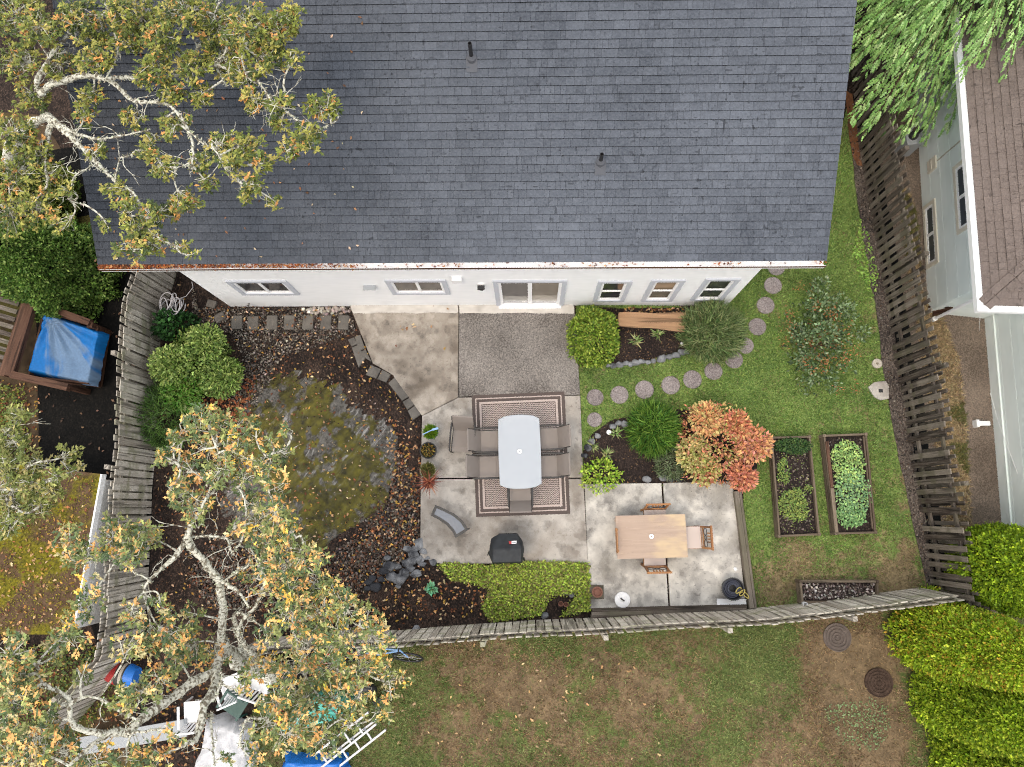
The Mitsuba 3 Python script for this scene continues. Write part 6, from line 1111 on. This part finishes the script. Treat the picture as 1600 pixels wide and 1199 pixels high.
BL2 = [(262, 715, 18), (290, 668, 20), (322, 655, 26), (352, 660, 20), (385, 652, 15), (402, 668, 10), (330, 700, 34), (368, 700, 30), (420, 690, 14), (446, 678, 14), (440, 712, 20), (420, 732, 28), (380, 738, 24), (342, 738, 24), (300, 735, 26), (268, 762, 15), (282, 772, 24), (310, 792, 26), (392, 782, 22), (430, 770, 20), (430, 805, 26), (400, 822, 24), (372, 832, 14), (420, 845, 26), (452, 830, 20), (222, 832, 26), (252, 712, 12), (272, 690, 18), (212, 855, 22), (110, 850, 28), (140, 868, 30), (180, 835, 28), (200, 862, 26), (238, 842, 18), (140, 942, 24), (110, 990, 28), (90, 1012, 22), (205, 962, 22), (265, 962, 15), (200, 1010, 24), (235, 1000, 24), (265, 992, 30), (295, 1012, 32), (330, 1022, 26), (305, 960, 18), (250, 945, 14), (218, 1080, 28), (195, 1092, 18), (250, 1058, 24), (272, 1030, 20), (20, 1022, 28), (28, 1062, 34), (18, 1112, 36), (50, 1152, 38), (95, 1170, 34), (150, 1192, 30), (20, 1185, 36), (200, 1188, 22), (250, 1182, 22), (272, 1150, 12), (78, 1115, 15), (130, 1052, 16), (400, 900, 24), (440, 890, 28), (452, 922, 34), (492, 912, 30), (522, 932, 24), (540, 952, 28), (572, 968, 24), (500, 962, 36), (450, 960, 32), (420, 985, 22), (480, 992, 34), (530, 998, 32), (580, 992, 24), (602, 1008, 14), (400, 1040, 22), (440, 1042, 22), (482, 1042, 28), (522, 1042, 28), (562, 1042, 32), (600, 1050, 22), (632, 1062, 10), (382, 1068, 16), (430, 1090, 24), (470, 1102, 34), (520, 1092, 28), (560, 1090, 24), (590, 1112, 18), (612, 1082, 12), (420, 1132, 24), (460, 1142, 34), (500, 1152, 30), (540, 1132, 18), (392, 1162, 12), (350, 1185, 8), (400, 1190, 14), (470, 870, 24), (430, 870, 22), (500, 880, 18)]
oak('oak_tree', 'pale lichen-covered oak with orange and grey-green leaves across the lower left', [(435, 1050, 0, 30), (400, 1042, 1.6, 26), (365, 1025, 2.8, 24), (345, 1005, 3.4, 22)], T2, BL2, [C(100, 112, 66, .9), C(130, 136, 80, .9), C(76, 94, 62, .9), C(220, 178, 112, .85), C(204, 152, 92, .85), C(222, 180, 80, .85), C(178, 168, 122, .85)], [26, 20, 20, 14, 8, 4, 10], (3.2, 6.2), 5, dens=1.75, thin=.66)

oak('oak_tree', 'oak branch with dull olive leaves reaching in over the shed from the left edge', [(-300, 860, 0, 26), (-220, 850, 2.5, 22), (-130, 830, 4.0, 16)],
    [[(-130, 830, 4.0, 14), (-60, 800, 4.4, 11), (0, 764, 4.8, 8), (38, 738, 5.0, 6), (63, 722, 5.1, 3)], [(-60, 800, 4.4, 8), (10, 790, 4.6, 6), (50, 800, 4.8, 4)], [(0, 764, 4.8, 6), (35, 765, 4.9, 5), (75, 752, 5.0, 3)], [(-60, 800, 4.4, 6), (-10, 700, 4.8, 5), (25, 660, 5.0, 3)]],
    [(20, 690, 24), (10, 730, 28), (45, 755, 24), (22, 780, 26), (75, 765, 20), (105, 712, 16), (88, 742, 14), (30, 650, 18), (55, 720, 18), (60, 790, 22), (12, 820, 22), (118, 735, 10)], [C(112, 120, 60, .8), C(130, 132, 76, .8), C(92, 104, 52, .8), C(160, 150, 96, .8)], [3, 3, 2, 1], (4.0, 5.4), 9, dens=2.8, thin=.7)

# ---------------------------------------------------------------- grass blades on the two lawns
def grass(g, n, key, cols_g, cols_d, bias, skip, z=0.):
    P = sample(g, n); ok = np.ones(len(P), bool)
    for s in skip: ok &= ~shapely.contains_xy(s, P[:, 0], P[:, 1])
    P = P[ok]; b = bias + .8 * bare_np(P) + 1.1 * (meshkit.fbm(np.column_stack([P * 6, 0 * P[:, 0] + 5]), 3) - .5) + .9 * (meshkit.fbm(np.column_stack([P * 1.4, 0 * P[:, 0] + 9]), 4) - .5); P3 = P[rng.random(len(P)) > np.clip((b - .1) * 1.0, 0, .88)]; n = len(P3)
    b = bias + .8 * bare_np(P3) + .8 * (meshkit.fbm(np.column_stack([P3 * 2.4, 0 * P3[:, 0] + 4]), 3) - .5) + .25 * rng.normal(size=n)
    col = np.where((b > .42)[:, None], pick(cols_d, n), pick(cols_g, n)) * (.62 + .76 * meshkit.fbm(np.column_stack([P3 * 1.7, 0 * P3[:, 0] + 2]), 4))[:, None]
    D = rng.normal(size=(n, 3)) * [1, 1, 0] * .8 + [0, 0, .8]
    return greens(key, None, [scatter(*BLADE, np.column_stack([P3, np.full(n, z)]), D, .035 + .05 * rng.random(n), col)])
skip = [bedA_g, bedB_g, strip_g.buffer(.03)] + [Point(*at(x, y)[:2]).buffer(r * MPP - .022) for x, y, r in STONES] + [Polygon([at(*p)[:2] for p in q]) for q in ([(1216, 838), (1280, 835), (1265, 682), (1205, 684)], [(1306, 834), (1368, 832), (1353, 678), (1287, 681)], [(1253, 942), (1372, 942), (1371, 909), (1251, 909)])] + [Point(*at(1371, 568)[:2]).buffer(.1), Point(*at(1372, 611)[:2]).buffer(.15)]
lab(grass(yard_g, 150000, 'yard_grass', [C(102, 128, 62, .8), C(78, 106, 48, .8), C(132, 152, 82, .8)], [C(150, 136, 100), C(120, 110, 74)], .0, skip), 'short green grass of the yard lawn', 'grass', kind='stuff')
skip2 = [Point(*at(1308, 996)[:2]).buffer(.28), Point(*at(1373, 1067)[:2]).buffer(.29)]
lab(grass(back_g, 200000, 'back_grass', [C(108, 120, 70, .78), C(86, 102, 56, .78), C(132, 138, 86, .78)], [C(138, 114, 86), C(112, 92, 66), C(160, 136, 100)], .22, skip2, -.01), 'thin patchy grass of the back lawn', 'grass', kind='stuff')
